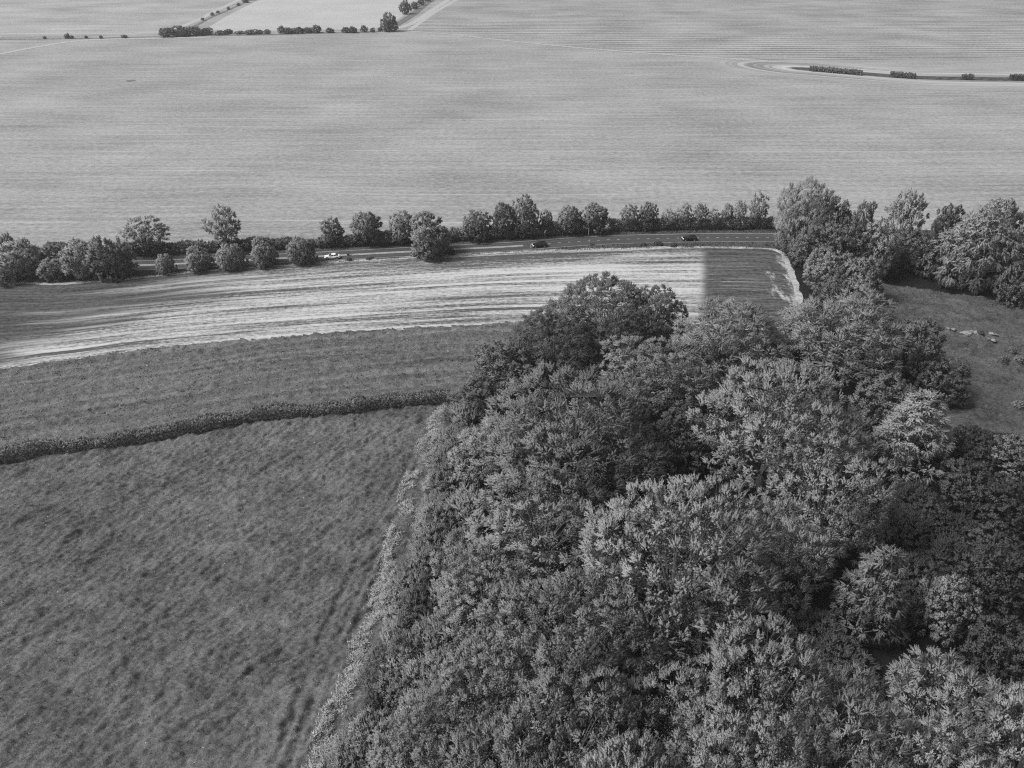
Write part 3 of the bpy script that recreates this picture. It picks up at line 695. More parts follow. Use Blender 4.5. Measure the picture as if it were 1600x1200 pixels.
# ------------------------------------------------------------------ woodland
W = "trees of the wood"
wood = [
 # kind, x, top, width, height, leaf, label, variant
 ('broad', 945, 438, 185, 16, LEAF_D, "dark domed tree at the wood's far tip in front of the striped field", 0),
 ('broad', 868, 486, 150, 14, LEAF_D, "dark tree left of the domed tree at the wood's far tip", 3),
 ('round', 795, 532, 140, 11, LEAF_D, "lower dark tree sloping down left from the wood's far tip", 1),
 ('layer', 1145, 470, 185, 16, LEAF_P, "pale feathery tree just below the dark square of the striped field", 0),
 ('broad', 1030, 530, 180, 13, LEAF, "mid-grey tree between the dark domed tip and the pale feathery tree", 1),
 ('layer', 1330, 457, 215, 18, LEAF_P, "pale tree with wind-swept sprays at the foot of the corner belt", 1),
 ('round', 1432, 500, 120, 13, LEAF_D, "darker tree on the right flank of the wind-swept pale tree", 0),
 ('broad', 1228, 563, 285, 22, LEAF, "large pale-topped tree right of the wood's centre", 0),
 ('broad', 1318, 690, 215, 19, LEAF, "large tree on the wood's right edge above the dark hollow", 3),
 ('broad', 905, 580, 290, 20, LEAF, "wide rounded tree left of the dark cleft, below the far tip", 2),
 ('round', 1075, 640, 130, 10, LEAF_D, "low dark tree sunk in the cleft above the big central dome", 0),
 ('round', 1010, 690, 110, 9, LEAF_D, "small dark tree at the left end of the cleft above the big dome", 2),
 ('layer', 800, 640, 170, 11, LEAF, "medium tree on the wood's left shoulder above the hedge end", 0),
 ('cone', 1450, 612, 135, 15, LEAF, "drooping tree with pale forked trunk at the right of the wood", None),
 ('broad', 1075, 755, 345, 23, LEAF_P, "biggest pale dome-shaped tree in the wood's centre", 0),
 ('broad', 1225, 790, 190, 15, LEAF, "tree on the big dome's right side, overhanging the dark hollow", 2),
 ('broad', 850, 740, 260, 15, LEAF, "rounded tree left of the big central dome", 3),
 ('broad', 755, 850, 190, 12, LEAF, "leafy tree in the wood's left half beside the edge scrub", 1),
 ('broad', 905, 893, 290, 19, LEAF, "broad tree directly below the left side of the central dome", 1),
 ('layer', 1060, 935, 170, 13, LEAF_D, "upright-sprayed tree below the middle of the central dome", 1),
 ('broad', 1222, 988, 285, 19, LEAF, "pale-tipped tree just below the black hollow", 0),
 ('broad', 1060, 1035, 200, 13, LEAF, "tree in the lower wood left of the one below the hollow", 2),
 ('broad', 770, 990, 220, 13, LEAF, "tree in the lower left of the wood behind the edge scrub", 0),
 ('broad', 900, 1050, 260, 18, LEAF, "clumpy tree in the lower middle of the wood", 3),
 ('broad', 700, 1065, 180, 11, LEAF, "lower tree near the pale dry grass at the wood's edge", 1),
 ('broad', 790, 1140, 230, 15, LEAF, "tree cut by the bottom edge, left of the centre", 2),
 ('broad', 985, 1165, 250, 20, LEAF, "tree cut by the bottom edge near the centre", 0),
 ('broad', 1180, 1130, 270, 20, LEAF, "tree cut by the bottom edge right of the centre", 1),
 ('layer', 1365, 1095, 210, 16, LEAF, "feathery tree at the bottom, right of the black hollow", 0),
 ('layer', 1515, 1015, 225, 15, LEAF_P, "pale rounded tree in the bottom right corner", 1),
 ('broad', 1500, 1130, 220, 15, LEAF, "tree cut by the bottom edge near the right corner", 3),
 ('broad', 1650, 1080, 220, 16, LEAF, "tree half outside the bottom right corner", 0),
 ('cone', 1392, 852, 130, 15, LEAF, "conical drooping tree standing in the black hollow", None),
 ('round', 1496, 897, 100, 10, LEAF, "small rounded tree right of the conical drooping tree", 1),
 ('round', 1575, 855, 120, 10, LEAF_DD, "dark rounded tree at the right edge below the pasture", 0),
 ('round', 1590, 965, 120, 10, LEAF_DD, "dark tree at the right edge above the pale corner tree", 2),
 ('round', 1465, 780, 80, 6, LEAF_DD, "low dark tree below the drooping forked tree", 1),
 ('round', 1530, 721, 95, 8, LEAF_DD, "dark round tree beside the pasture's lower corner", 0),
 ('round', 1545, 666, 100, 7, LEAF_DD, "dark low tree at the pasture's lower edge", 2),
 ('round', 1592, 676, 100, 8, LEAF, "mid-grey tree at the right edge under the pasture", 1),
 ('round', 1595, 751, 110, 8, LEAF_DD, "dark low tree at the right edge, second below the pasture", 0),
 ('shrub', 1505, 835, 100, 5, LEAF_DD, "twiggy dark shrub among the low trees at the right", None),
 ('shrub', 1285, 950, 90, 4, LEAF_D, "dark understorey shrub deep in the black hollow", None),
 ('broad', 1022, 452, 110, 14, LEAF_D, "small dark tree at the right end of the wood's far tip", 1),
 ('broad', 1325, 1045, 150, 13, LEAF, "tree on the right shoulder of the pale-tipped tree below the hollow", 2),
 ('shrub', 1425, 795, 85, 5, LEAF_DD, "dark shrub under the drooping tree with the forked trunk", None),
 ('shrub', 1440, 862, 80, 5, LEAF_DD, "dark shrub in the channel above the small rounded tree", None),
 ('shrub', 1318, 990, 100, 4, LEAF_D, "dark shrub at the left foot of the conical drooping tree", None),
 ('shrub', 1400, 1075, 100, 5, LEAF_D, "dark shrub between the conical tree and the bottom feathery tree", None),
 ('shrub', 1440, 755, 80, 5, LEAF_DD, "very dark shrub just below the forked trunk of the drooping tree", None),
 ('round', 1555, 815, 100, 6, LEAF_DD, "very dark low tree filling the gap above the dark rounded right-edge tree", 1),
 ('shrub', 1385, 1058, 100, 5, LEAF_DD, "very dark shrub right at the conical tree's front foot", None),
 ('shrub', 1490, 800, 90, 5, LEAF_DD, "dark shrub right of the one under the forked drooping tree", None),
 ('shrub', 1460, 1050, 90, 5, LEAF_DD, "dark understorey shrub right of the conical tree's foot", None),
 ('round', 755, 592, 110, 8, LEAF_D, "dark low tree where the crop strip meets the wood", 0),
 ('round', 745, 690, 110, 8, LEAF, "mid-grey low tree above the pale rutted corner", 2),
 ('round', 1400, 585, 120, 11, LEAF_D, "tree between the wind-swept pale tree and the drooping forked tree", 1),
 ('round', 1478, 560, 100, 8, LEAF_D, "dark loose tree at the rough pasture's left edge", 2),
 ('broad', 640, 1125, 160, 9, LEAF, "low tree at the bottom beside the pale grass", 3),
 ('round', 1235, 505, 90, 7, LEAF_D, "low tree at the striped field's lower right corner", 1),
]
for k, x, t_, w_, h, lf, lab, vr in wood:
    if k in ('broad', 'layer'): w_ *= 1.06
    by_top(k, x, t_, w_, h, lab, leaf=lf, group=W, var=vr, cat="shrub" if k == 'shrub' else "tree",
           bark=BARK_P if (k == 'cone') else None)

# scrub along the wood's left edge
SC = "scrub along the wood's left edge"
scrub = [(722, 622, 75, 6.5, "LEAF"), (700, 662, 70, 5.5, "LEAF"), (740, 700, 80, 6.5, "LEAF"), (690, 720, 70, 5.0, "LEAF_D"), (725, 760, 85, 6.5, "LEAF_P"),
         (668, 782, 75, 5.0, "LEAF_P"), (712, 822, 85, 6.5, "LEAF"), (655, 850, 75, 5.0, "LEAF"), (700, 890, 90, 7.0, "LEAF"), (640, 915, 80, 5.0, "LEAF_D"),
         (690, 950, 90, 6.5, "LEAF"), (620, 985, 80, 4.8, "LEAF_D"), (675, 1010, 90, 6.5, "LEAF"), (600, 1045, 80, 4.5, "LEAF"), (640, 1075, 90, 6.0, "LEAF_P"),
         (560, 1110, 85, 4.5, "LEAF"), (690, 690, 60, 4.5, "LEAF"), (665, 815, 70, 5.0, "LEAF"), (632, 885, 70, 4.5, "LEAF"), (600, 1140, 90, 5.5, "LEAF"), (530, 1165, 85, 4.0, "LEAF"), (570, 1190, 90, 5.0, "LEAF_D"), (510, 1215, 85, 4.0, "LEAF"), (640, 1030, 80, 5.0, "LEAF"), (660, 960, 80, 5.5, "LEAF"), (612, 1010, 70, 4.2, "LEAF_P")]
scrub = [(x + 14, t_, w_, h, lf) for x, t_, w_, h, lf in scrub]
_ex = np.array([(705, 600), (690, 640), (655, 740), (622, 850), (590, 950), (545, 1080), (490, 1210)], float); _rs = np.random.default_rng(3)
for yy in range(640, 1200, 34):
    scrub.append((float(np.interp(yy, _ex[:, 1], _ex[:, 0])) + _rs.uniform(20, 42), yy - 8, _rs.uniform(48, 70), _rs.uniform(2.6, 4.4), ("LEAF", "LEAF_P", "LEAF", "LEAF_D")[_rs.integers(0, 4)]))
scrub.sort(key=lambda q: q[1])
for i, (x, t_, w_, h, lf) in enumerate(scrub):
    h *= 0.95
    by_top('shrub', x, t_, w_, h, "feathery shrub, %s from the hedge end down the wood's left edge" % ORD[i], cat="shrub", group=SC, leaf=globals()[lf])

# corner belt at the road bend and the belt behind the rough pasture
CB = "trees of the belt at the field corner"
belt = [
 ('broad', 1245, 400, 282, 98, LEAF, "tall layered tree leaning right at the road's bend, highest of the belt"),
 ('round', 1240, 398, 325, 58, LEAF, "tree at the belt's left side overhanging the road"),
 ('round', 1288, 405, 312, 85, LEAF_D, "round tree right of the tall layered tree"),
 ('round', 1276, 425, 350, 92, LEAF, "leafy tree below the tall layered tree"),
 ('round', 1322, 425, 348, 78, LEAF_D, "dark tree at the middle of the corner belt"),
 ('round', 1360, 430, 350, 80, LEAF, "round tree at the belt's right side above the pasture"),
 ('round', 1290, 455, 392, 84, LEAF, "tree beside the pale strip at the striped field's end"),
 ('round', 1335, 470, 402, 70, LEAF, "light tree in the lower corner belt, right side"),
 ('round', 1296, 500, 432, 80, LEAF_D, "dark round tree nearest the striped field's right end"),
 ('round', 1330, 505, 440, 85, LEAF, "round tree between the corner belt and the wind-swept pale tree"),
 ('open', 1335, 400, 314, 46, LEAF_D, "thin dark tree behind the belt against the far crop"),
 ('open', 1395, 405, 298, 66, LEAF, "tall open-crowned tree behind the pasture's far corner"),
 ('round', 1420, 420, 360, 70, LEAF_D, "dark bushy tree at the pasture's far corner"),
 ('road', 1465, 400, 321, 56, LEAF_D, "dark tree between the open-crowned tree and the weeping tree"),
 ('weep', 1508, 448, 330, 130, LEAF, "large weeping tree overhanging the pasture's far side"),
 ('road', 1540, 400, 312, 62, LEAF, "tree topping the weeping tree from behind"),
 ('road', 1592, 405, 318, 50, LEAF_D, "tree at the right edge against the far crop"),
 ('round', 1572, 455, 350, 80, LEAF, "rounded tree right of the weeping tree"),
 ('ball', 1580, 475, 412, 62, LEAF_D, "dark bush at the right edge, right of the weeping tree's foot"),
 ('round', 1630, 440, 330, 90, LEAF_D, "dark tree half outside the right edge behind the pasture"),
 ('bush', 1445, 432, 395, 50, LEAF_D, "low dark bush left of the weeping tree's foot"),
 ('bush', 1385, 425, 388, 44, LEAF_D, "low bush in the gap at the pasture's far corner"),
]
for k, x, b, t_, w_, lf, lab in belt:
    by_base(k, x, b, t_, w_, lab, leaf=lf, group=CB, cat="bush" if k in ('ball', 'bush') else "tree")

# trees standing in the hedge behind the road
RT = "trees in the hedge behind the road"
roadside = [
 ('open', 232, 394, 337, 78, LEAF_P, "wide branching tree in the road hedge behind the left bushes"),
 ('open', 358, 393, 323, 62, LEAF_P, "tall airy tree in the road hedge, highest on the left"),
 ('road', 522, 382, 342, 44, LEAF, "dark round tree in the road hedge above the white car"),
 ('road', 576, 381, 332, 50, LEAF, "dark round-topped tree right of the one above the white car"),
 ('road', 632, 379, 332, 46, LEAF_P, "mid-grey tree in the hedge behind the lone roadside tree"),
 ('road', 744, 374, 330, 50, LEAF_P, "tree in the road hedge just right of the lone roadside tree"),
 ('road', 787, 371, 318, 40, LEAF, "darker tree left of the tallest pale hedge tree"),
 ('road', 820, 370, 306, 42, LEAF_P, "tallest pale tree in the middle of the road hedge"),
 ('road', 853, 367, 329, 22, LEAF, "small narrow tree above the left dark car"),
 ('road', 889, 365, 322, 42, LEAF, "dark tree right of the small narrow one above the left dark car"),
 ('road', 929, 363, 318, 44, LEAF_P, "last tree before the bright gap in the road hedge"),
 ('open', 982, 360, 320, 32, LEAF_P, "thin see-through tree just right of the bright gap"),
 ('road', 1010, 359, 317, 32, LEAF, "dark compact tree right of the see-through tree"),
 ('open', 1045, 358, 327, 28, LEAF, "small tree up-left of the right dark car"),
 ('open', 1067, 357, 318, 28, LEAF_P, "small tree straight above the right dark car"),
 ('open', 1092, 357, 318, 28, LEAF, "small tree up-right of the right dark car"),
 ('open', 1112, 357, 324, 24, LEAF_P, "slim tree, third right of the right dark car"),
 ('open', 1133, 356, 319, 24, LEAF, "slim tree, fourth right of the right dark car"),
 ('open', 1152, 356, 313, 26, LEAF_P, "slim pale tree left of the lollipop-shaped one"),
 ('open', 1181, 356, 299, 34, LEAF_P, "lollipop-shaped tree with bare trunk near the road bend"),
 ('bush', 20, 402, 366, 28, LEAF, "dark bush at the left edge behind the road"),
 ('bush', 47, 402, 372, 20, LEAF, "small round bush, second from the left edge behind the road"),
 ('bush', 4, 402, 370, 24, LEAF, "bush cut by the left edge behind the road"),
]
for k, x, b, t_, w_, lf, lab in roadside:
    by_base(k, x, b, t_, w_, lab, leaf=lf, group=RT, cat="bush" if k == 'bush' else "tree")

NV = "bushes on the near verge of the road"
verge_b = [
 ('ball', 30, 432, 381, 90, LEAF_P, "wide bush at the left edge on the near verge"),
 ('ball', 93, 433, 403, 54, LEAF_P, "low pale bush between the two big left bushes"),
 ('ball', 142, 431, 376, 66, LEAF_P, "left half of the biggest verge bush clump"),
 ('ball', 182, 431, 369, 66, LEAF, "right half of the biggest verge bush clump"),
 ('ball', 263, 426, 397, 30, LEAF_P, "smallest ball-shaped bush in the row along the road"),
 ('ball', 314, 421, 387, 44, LEAF_P, "second ball-shaped bush from the left in the row along the road"),
 ('ball', 366, 419, 382, 46, LEAF_P, "third ball-shaped bush from the left in the row along the road"),
 ('ball', 416, 415, 373, 42, LEAF_P, "fourth ball-shaped bush from the left in the row along the road"),
 ('ball', 475, 411, 372, 46, LEAF_P, "ball-shaped bush beside the white car's bonnet"),
 ('ball', 674, 398, 337, 70, LEAF_P, "lone large roadside tree standing before the road"),
]
for k, x, b, t_, w_, lf, lab in verge_b:
    by_base(k, x, b, t_, w_, lab, leaf=lf, group=NV if x < 600 else None, cat="bush" if x < 600 else "tree")

# far bushes and trees
FB = "bushes along the far field boundary"
far = [(262, 57, 43, 28), (285, 56, 40, 30), (305, 55, 41, 28), (322, 54, 43, 22), (345, 54, 47, 18), (357, 53, 45, 14), (375, 53, 48, 16), (392, 53, 46, 22), (405, 53, 46, 14),
       (418, 53, 45, 10), (440, 52, 40, 12), (452, 52, 43, 22), (466, 52, 42, 20), (482, 51, 42, 16), (495, 51, 39, 18), (516, 51, 43, 14), (541, 51, 42, 14), (552, 51, 41, 14), (569, 50, 39, 12), (582, 50, 43, 9), (594, 49, 42, 9)]
for i, (x, b, t_, w_) in enumerate(far):
    by_base('far', x, b, t_, w_ * 1.1, "dark far bush, %s from the left in the boundary row above the crop" % ORD[i], cat="bush", group=FB, leaf=LEAF_H)
for x, b, t_, w_, lab in ((609, 49, 20, 27, "round far tree at the end of the boundary row"), (634, 22, 0, 20, "far tree above the round one beside the track"),
                          (648, 14, 2, 14, "small far tree right of the hedgerow track's top trees"), (658, 8, -4, 12, "far tree at the very top beside the track"), (668, 2, -12, 12, "far tree cut by the top edge beside the track")):
    by_base('far', x, b, t_, w_, lab, leaf=LEAF_H, group="far trees beside the track")
for i, (x, b, t_, w_) in enumerate([(317, 32, 27, 6), (332, 24, 19, 6), (341, 21, 16, 6), (357, 15, 10, 5), (373, 9, 4, 6), (384, 4, -4, 11), (395, 0, -8, 14), (410, -6, -14, 14)]):
    by_base('far', x, b, t_, w_ * 1.1, "tiny far bush, %s up the slanting hedge left of the pale field" % ORD[i], cat="bush", group="bushes of the slanting far hedge", leaf=LEAF_H)
for i, (x, b, t_, w_) in enumerate([(70, 61, 56, 6), (106, 60, 52, 9), (113, 60, 55, 7), (135, 60, 55, 5), (158, 60, 55, 6), (195, 59, 54, 10)]):
    by_base('far', x, b, t_, w_ * 1.1, "tiny far bush, %s from the left on the thin upper-left boundary" % ORD[i], cat="bush", group="bushes of the thin upper-left boundary", leaf=LEAF_H)

# ------------------------------------------------------------------ hedges
def hedge(line, h, wd, dens, slen, llen, lwid, leaf, label, group=None, seed=0, var=0.25, stuffcore=0.07):
    rg = np.random.default_rng(seed + 500); L = np.array(line)[:, :2]
    s = np.concatenate([[0], np.cumsum(np.linalg.norm(np.diff(L, axis=0), axis=1))]); tot = s[-1]
    n = int(tot * (2 * h + wd) * dens)
    u = rg.uniform(0, tot, n); q = rg.uniform(-1, 1, n)
    X = np.interp(u, s, L[:, 0]); Y = np.interp(u, s, L[:, 1]); T = norm(np.gradient(L, axis=0)); Tx = np.interp(u, s, T[:, 0]); Ty = np.interp(u, s, T[:, 1])
    hh = h * (1 + var * 2 * fbm(u * 0.22, u * 0 + seed, seed, 3)); ww = wd / 2 * (1 + 0.7 * fbm(u * 0.35, q * 0.8, seed + 3, 2))
    an = q * math.pi * 0.5; ex = 0.55
    cx = np.sign(np.sin(an)) * np.abs(np.sin(an)) ** ex; cz = np.abs(np.cos(an)) ** ex
    side = cx * ww; z = 0.1 + cz * hh * rg.uniform(0.9, 1.02, n)
    low = rg.uniform(size=n) < 0.45; z = np.where(low, rg.uniform(0.1, 0.9, n) * hh, z); side = np.where(low, np.sign(side) * ww * rg.uniform(0.3, 1.0, n), side)
    N = np.stack([-Ty, Tx, 0 * Tx], 1)
    e = bpy.data.objects.new("hedge", None); COL.objects.link(e); c0 = L[len(L) // 2]; e.location = (c0[0], c0[1], -0.1)
    o = np.stack([X - c0[0], Y - c0[1], z], 1) + N * side[:, None]
    out = norm(N * cx[:, None] * 0.8 + np.array((0, 0, 1)) * (cz * 0.8 + 0.25)[:, None] + rg.normal(0, 0.35, (n, 3)))
    V, F, sh = leaves(o - out * slen * 0.5, out, slen * rg.uniform(0.5, 1.3, n), 6, llen, lwid, rg, face=out)
    hn = np.repeat(norm(N * cx[:, None] + np.array((0, 0, 0.9)) * (cz ** 2)[:, None] + rg.normal(0, 0.25, (n, 3))), 24, 0)
    V[:, 2] = np.maximum(V[:, 2], 0.03)
    link("foliage", mesh_np("foliage", V, F, sh, nrm=hn), leaf, e)
    # woody stems inside
    paths = []; rads = []
    for uu in np.arange(0.5, tot, 0.9):
        x = np.interp(uu, s, L[:, 0]) - c0[0]; y = np.interp(uu, s, L[:, 1]) - c0[1]
        for _ in range(2):
            b = np.array((x + rg.normal(0, 0.1), y + rg.normal(0, 0.1), -0.1)); tpt = b + np.array((rg.normal(0, wd * 0.2), rg.normal(0, wd * 0.2), h * rg.uniform(0.6, 0.9)))
            paths.append(bez(b, (b + tpt) / 2 + rg.normal(0, 0.15, 3), tpt, 4)); rads.append(np.linspace(stuffcore, 0.02, 4))
    V1, F1 = tubes(paths, rads, 4); link("stems", mesh_np("stems", V1, F1), BARK, e)
    return tag(e, label, "hedge", group)
hedge(HEDGE, 2.3, 2.2, 22, 0.45, 0.26, 0.14, LEAF, "long clipped field hedge curving between pasture and crop strip", seed=1, var=0.28)
RH = "hedge lengths behind the road"
def rline(p0, p1, d):
    seg = ROAD[ridx(p0):ridx(p1) + 1]; return offset(smooth_line(seg, max(8, len(seg) * 2)), d)
hedge(rline(-120, 60, 8.0), 2.6, 3.0, 10, 0.6, 0.40, 0.24, LEAF_H, "road hedge length at the left edge", RH, 2)
hedge(rline(55, 150, 8.0), 3.6, 3.6, 10, 0.6, 0.40, 0.24, LEAF_H, "tall dense road hedge block behind the biggest verge bushes", RH, 3, 0.1)
hedge(rline(150, 500, 7.6), 2.6, 2.6, 10, 0.6, 0.40, 0.24, LEAF_H, "low road hedge length left of the white car", RH, 4, 0.35)
hedge(rline(498, 716, 7.0), 2.7, 3.0, 10, 0.6, 0.40, 0.24, LEAF_H, "road hedge length above the white car and lone tree", RH, 5)
hedge(rline(714, 950, 7.2), 2.9, 3.2, 10, 0.6, 0.40, 0.24, LEAF_H, "road hedge length above the left dark car", RH, 6)
hedge(rline(958, 1215, 7.6), 2.5, 3.2, 10, 0.6, 0.40, 0.24, LEAF_H, "road hedge length above the right dark car", RH, 7)
IH = "narrow island hedges in the far crop"
for k, (a, b, lab) in enumerate((((1264, 110.5), (1346, 117.5), "longest dark clipped hedge block in the far crop"), ((1390, 120), (1430, 123), "second dark hedge block in the far crop"),
                                 ((1503, 124), (1519, 124.5), "shortest dark hedge block in the far crop"), ((1577, 125), (1660, 126), "dark hedge block at the right edge of the far crop"))):
    hedge(np.linspace(G(*a), G(*b), 12), 2.5, 2.6, 4.5, 0.6, 0.6, 0.4, LEAF_H, lab, IH, 20 + k, 0.08)

# ------------------------------------------------------------------ grass, dry grass, flowers
def blades(name, x, y, z, h, wd, mat, label, cat, seed, lean=0.35, lift=True):
    rg = np.random.default_rng(seed); n = len(x)
    b = np.stack([x, y, z], 1); d = norm(np.stack([rg.normal(0, lean, n), rg.normal(0, lean, n), np.ones(n)], 1)); hh = h * rg.uniform(0.5, 1.4, n)
    a = rg.uniform(0, 6.28, n); sd = np.stack([np.cos(a), np.sin(a), 0 * a], 1) * wd * rg.uniform(0.6, 1.4, n)[:, None]
    sd = np.where((np.cross(sd, d)[:, 2:] > 0), sd, -sd)
    V = np.stack([b - sd / 2, b + sd / 2, b + d * hh[:, None]], 1).reshape(-1, 3)
    nrm = np.repeat(norm(np.stack([rg.normal(0, 0.35, n), rg.normal(0, 0.35, n), np.ones(n)], 1)), 3, 0)
    o = link(name, mesh_np(name, V, np.arange(3 * n).reshape(-1, 3), rg.uniform(0, 1, n), nrm=nrm), mat)
    return tag(o, label, cat, None, "stuff")
rg = np.random.default_rng(77)
def scatter(n, x0, x1, y0, y1, pg, clump=None):
    x = rg.uniform(x0, x1, n); y = rg.uniform(y0, y1, n); ok = in_poly(x, y, pg)
    if clump is not None: ok &= fbm(x * clump, y * clump, 5, 3) > rg.uniform(-0.5, 0.5, n)
    return x[ok], y[ok]
x, y = scatter(70000, -95, -4, 30, 124, past_poly, 0.9)
blades("grass", x, y, past_h(x, y) - 0.02, 0.24, 0.12, GRASSM, "short tufted grass over the lower left pasture", "grass", 1, 1.1)
x, y = scatter(60000, -140, 45, 95, 164, crop_poly, 0.6)
blades("crop_plants", x, y, crop_h(x, y) - 0.02, 0.40, 0.22, leaf_mat("crop_blade", 0.09, 0.20, 0.2), "leafy crop plants on the strip above the hedge", "crop", 2, 0.9)
x, y = scatter(90000, 40, 130, 75, 185, RP, 0.4)
x, y = x[::3], y[::3]
blades("tussock_grass", x, y, rp_h(x, y) - 0.02, 0.35, 0.16, leaf_mat("tussock_blade", 0.07, 0.15, 0.3), "tussocky grass over the rough right pasture", "grass", 3, 1.0)
# dry pale grass strip beside the wood
el = smooth_line(np.column_stack([EDGE[1:], np.zeros(len(EDGE) - 1)]), 300)
n = 44000; i = rg.integers(0, 300, n); tn = norm(np.gradient(el[:, :2], axis=0))
off = -(rg.normal(0.35, 0.42, n) + 1.5 * vn(i * 0.07, i * 0, 9)); x = el[i, 0] + tn[i, 1] * off * 1.0 + rg.normal(0, .3, n); y = el[i, 1] - tn[i, 0] * off + rg.normal(0, .3, n)
m = fbm(x * 0.3, y * 0.3, 12, 2) > -0.16; x, y = x[m], y[m]
blades("dry_grass", x, y, past_h(x, y) - 0.05, 0.5, 0.12, DRYM, "pale dry tall grass strip along the wood's left edge", "grass", 4, 0.9)
x, y = scatter(900, -80, -10, 34, 120, past_poly, 0.25)
blades("wildflowers", x, y, past_h(x, y) + 0.1, 0.16, 0.14, FLOWER, "tiny scattered white flowers in the lower left pasture", "flowers", 5, 0.8)
# verge grass
n = 70000; i = rg.integers(0, len(ROAD) - 1, n); f = rg.uniform(size=n)[:, None]; pt = ROAD[i, :2] * (1 - f) + ROAD[i + 1, :2] * f
offs = np.where(rg.uniform(size=n) < 0.68, -3.9 - rg.uniform(0, 5.5, n), 3.8 + rg.uniform(0, 3.2, n))
tn = norm(np.gradient(ROAD[:, :2], axis=0))[i]; x = pt[:, 0] - tn[:, 1] * offs; y = pt[:, 1] + tn[:, 0] * offs
inside = in_poly(x, y, list(top[::3, :2]) + list(bot[::-3, :2])); m = (~inside) & (fbm(x * 0.3, y * 0.5, 15, 3) > rg.uniform(-0.6, 0.5, n)); x, y = x[m], y[m]
blades("verge_grass", x, y, np.full(len(x), -0.05), 0.38, 0.22, leaf_mat("verge_blade", 0.07, 0.18, 0.3), "rough grass on the verges of the road", "grass", 6, 0.5)

# small shrubs in the rough pasture and on the verge
for i, (x, b, t_, w_, lab) in enumerate(((1590, 568, 556, 18, "small dark shrub in the rough pasture near the right edge"), (1566, 566, 555, 18, "small shrub left of the one near the right edge"),
                                         (1592, 636, 627, 22, "low mound of shrub at the pasture's right edge"), (1580, 553, 543, 14, "tiny shrub highest of those in the rough pasture"))):
    by_base('bush', x, b, t_, w_, lab, cat="shrub", group="small shrubs in the rough pasture", leaf=LEAF)
for i, (x, b, t_, w_, lab) in enumerate(((545, 407, 402, 10, "low pale tussock right of the white car"), (577, 404, 401, 14, "low dark tussock right of the pale one by the white car"),
                                         (1028, 382, 377, 18, "dark weedy clump left of the right dark car"), (1050, 384, 379, 16, "dark weedy clump below the right dark car"), (1005, 383, 379, 12, "small weedy clump on the verge, left of the dark pair"),
                                         (705, 398, 388, 14, "low pale weeds at the lone tree's right foot"), (925, 382, 379, 10, "pale weeds at the foot of a verge post"))):
    by_base('bush', x, b, t_, w_, lab, cat="weeds", name="weed_clump", group="weed clumps on the verge", leaf=LEAF_D)

# pale bare chalk patch in the rough pasture
def chalk():
    c = G(1518, 523); rg = np.random.default_rng(5); n = 36; V = [(0, 0, 0.42)]; F = []
    K = 7
    for k in range(1, K + 1):
        for i in range(n):
            a = 2 * math.pi * i / n; r = (1 + 0.35 * math.sin(2 * a + 1) + 0.25 * math.sin(5 * a) + 0.3 * rg.normal() * 0.3) * k / K
            V.append((r * 1.9 * math.cos(a), r * 1.1 * math.sin(a), 0.40 * (1 - (k / K) ** 2) + (0.06 * rg.normal() if k < K else -0.2)))
    for i in range(n): F.append((0, 1 + i, 1 + (i + 1) % n, 1 + (i + 1) % n))
    Fq = [(1 + (k - 1) * n + i, 1 + k * n + i, 1 + k * n + (i + 1) % n, 1 + (k - 1) * n + (i + 1) % n) for k in range(1, K) for i in range(n)]
    me = bpy.data.meshes.new("spoil"); me.from_pydata(V, [], [f[:3] for f in F] + Fq); me.update()
    e = bpy.data.objects.new("chalk_mound", None); COL.objects.link(e); e.location = (c[0], c[1], float(rp_h(np.array(c[0]), np.array(c[1]))) + 0.12)
    link("spoil", me, margin_mat("chalk", 0.12, 0.30), e)
    bm = bmesh.new(); bmesh.ops.create_icosphere(bm, subdivisions=2, radius=0.7)
    for v in bm.verts: v.co *= 1 + 0.25 * rg.normal(); v.co.z *= 0.7
    m2 = bpy.data.meshes.new("clod"); bm.to_mesh(m2); bm.free(); link("clod", m2, plain("dark_soil", 0.03), e, (1.6, -0.3, 0.2))
    for dx, dy, r in ((-3.6, 1.3, 0.5), (-4.6, 1.7, 0.4), (3.7, -0.8, 0.55), (4.6, -1.2, 0.4), (2.6, -3.6, 0.6), (2.0, -2.9, 0.4)):
        bm = bmesh.new(); bmesh.ops.create_icosphere(bm, subdivisions=2, radius=r)
        for v in bm.verts: v.co *= 1 + 0.2 * rg.normal(); v.co.z *= 0.35
        m2 = bpy.data.meshes.new("scattered_chalk"); bm.to_mesh(m2); bm.free(); link("scattered_chalk", m2, bpy.data.materials["chalk"], e, (dx, dy, 0.15))
    tag(e, "pale bare chalk patch with a dark clod in the rough pasture", "chalk")
chalk()

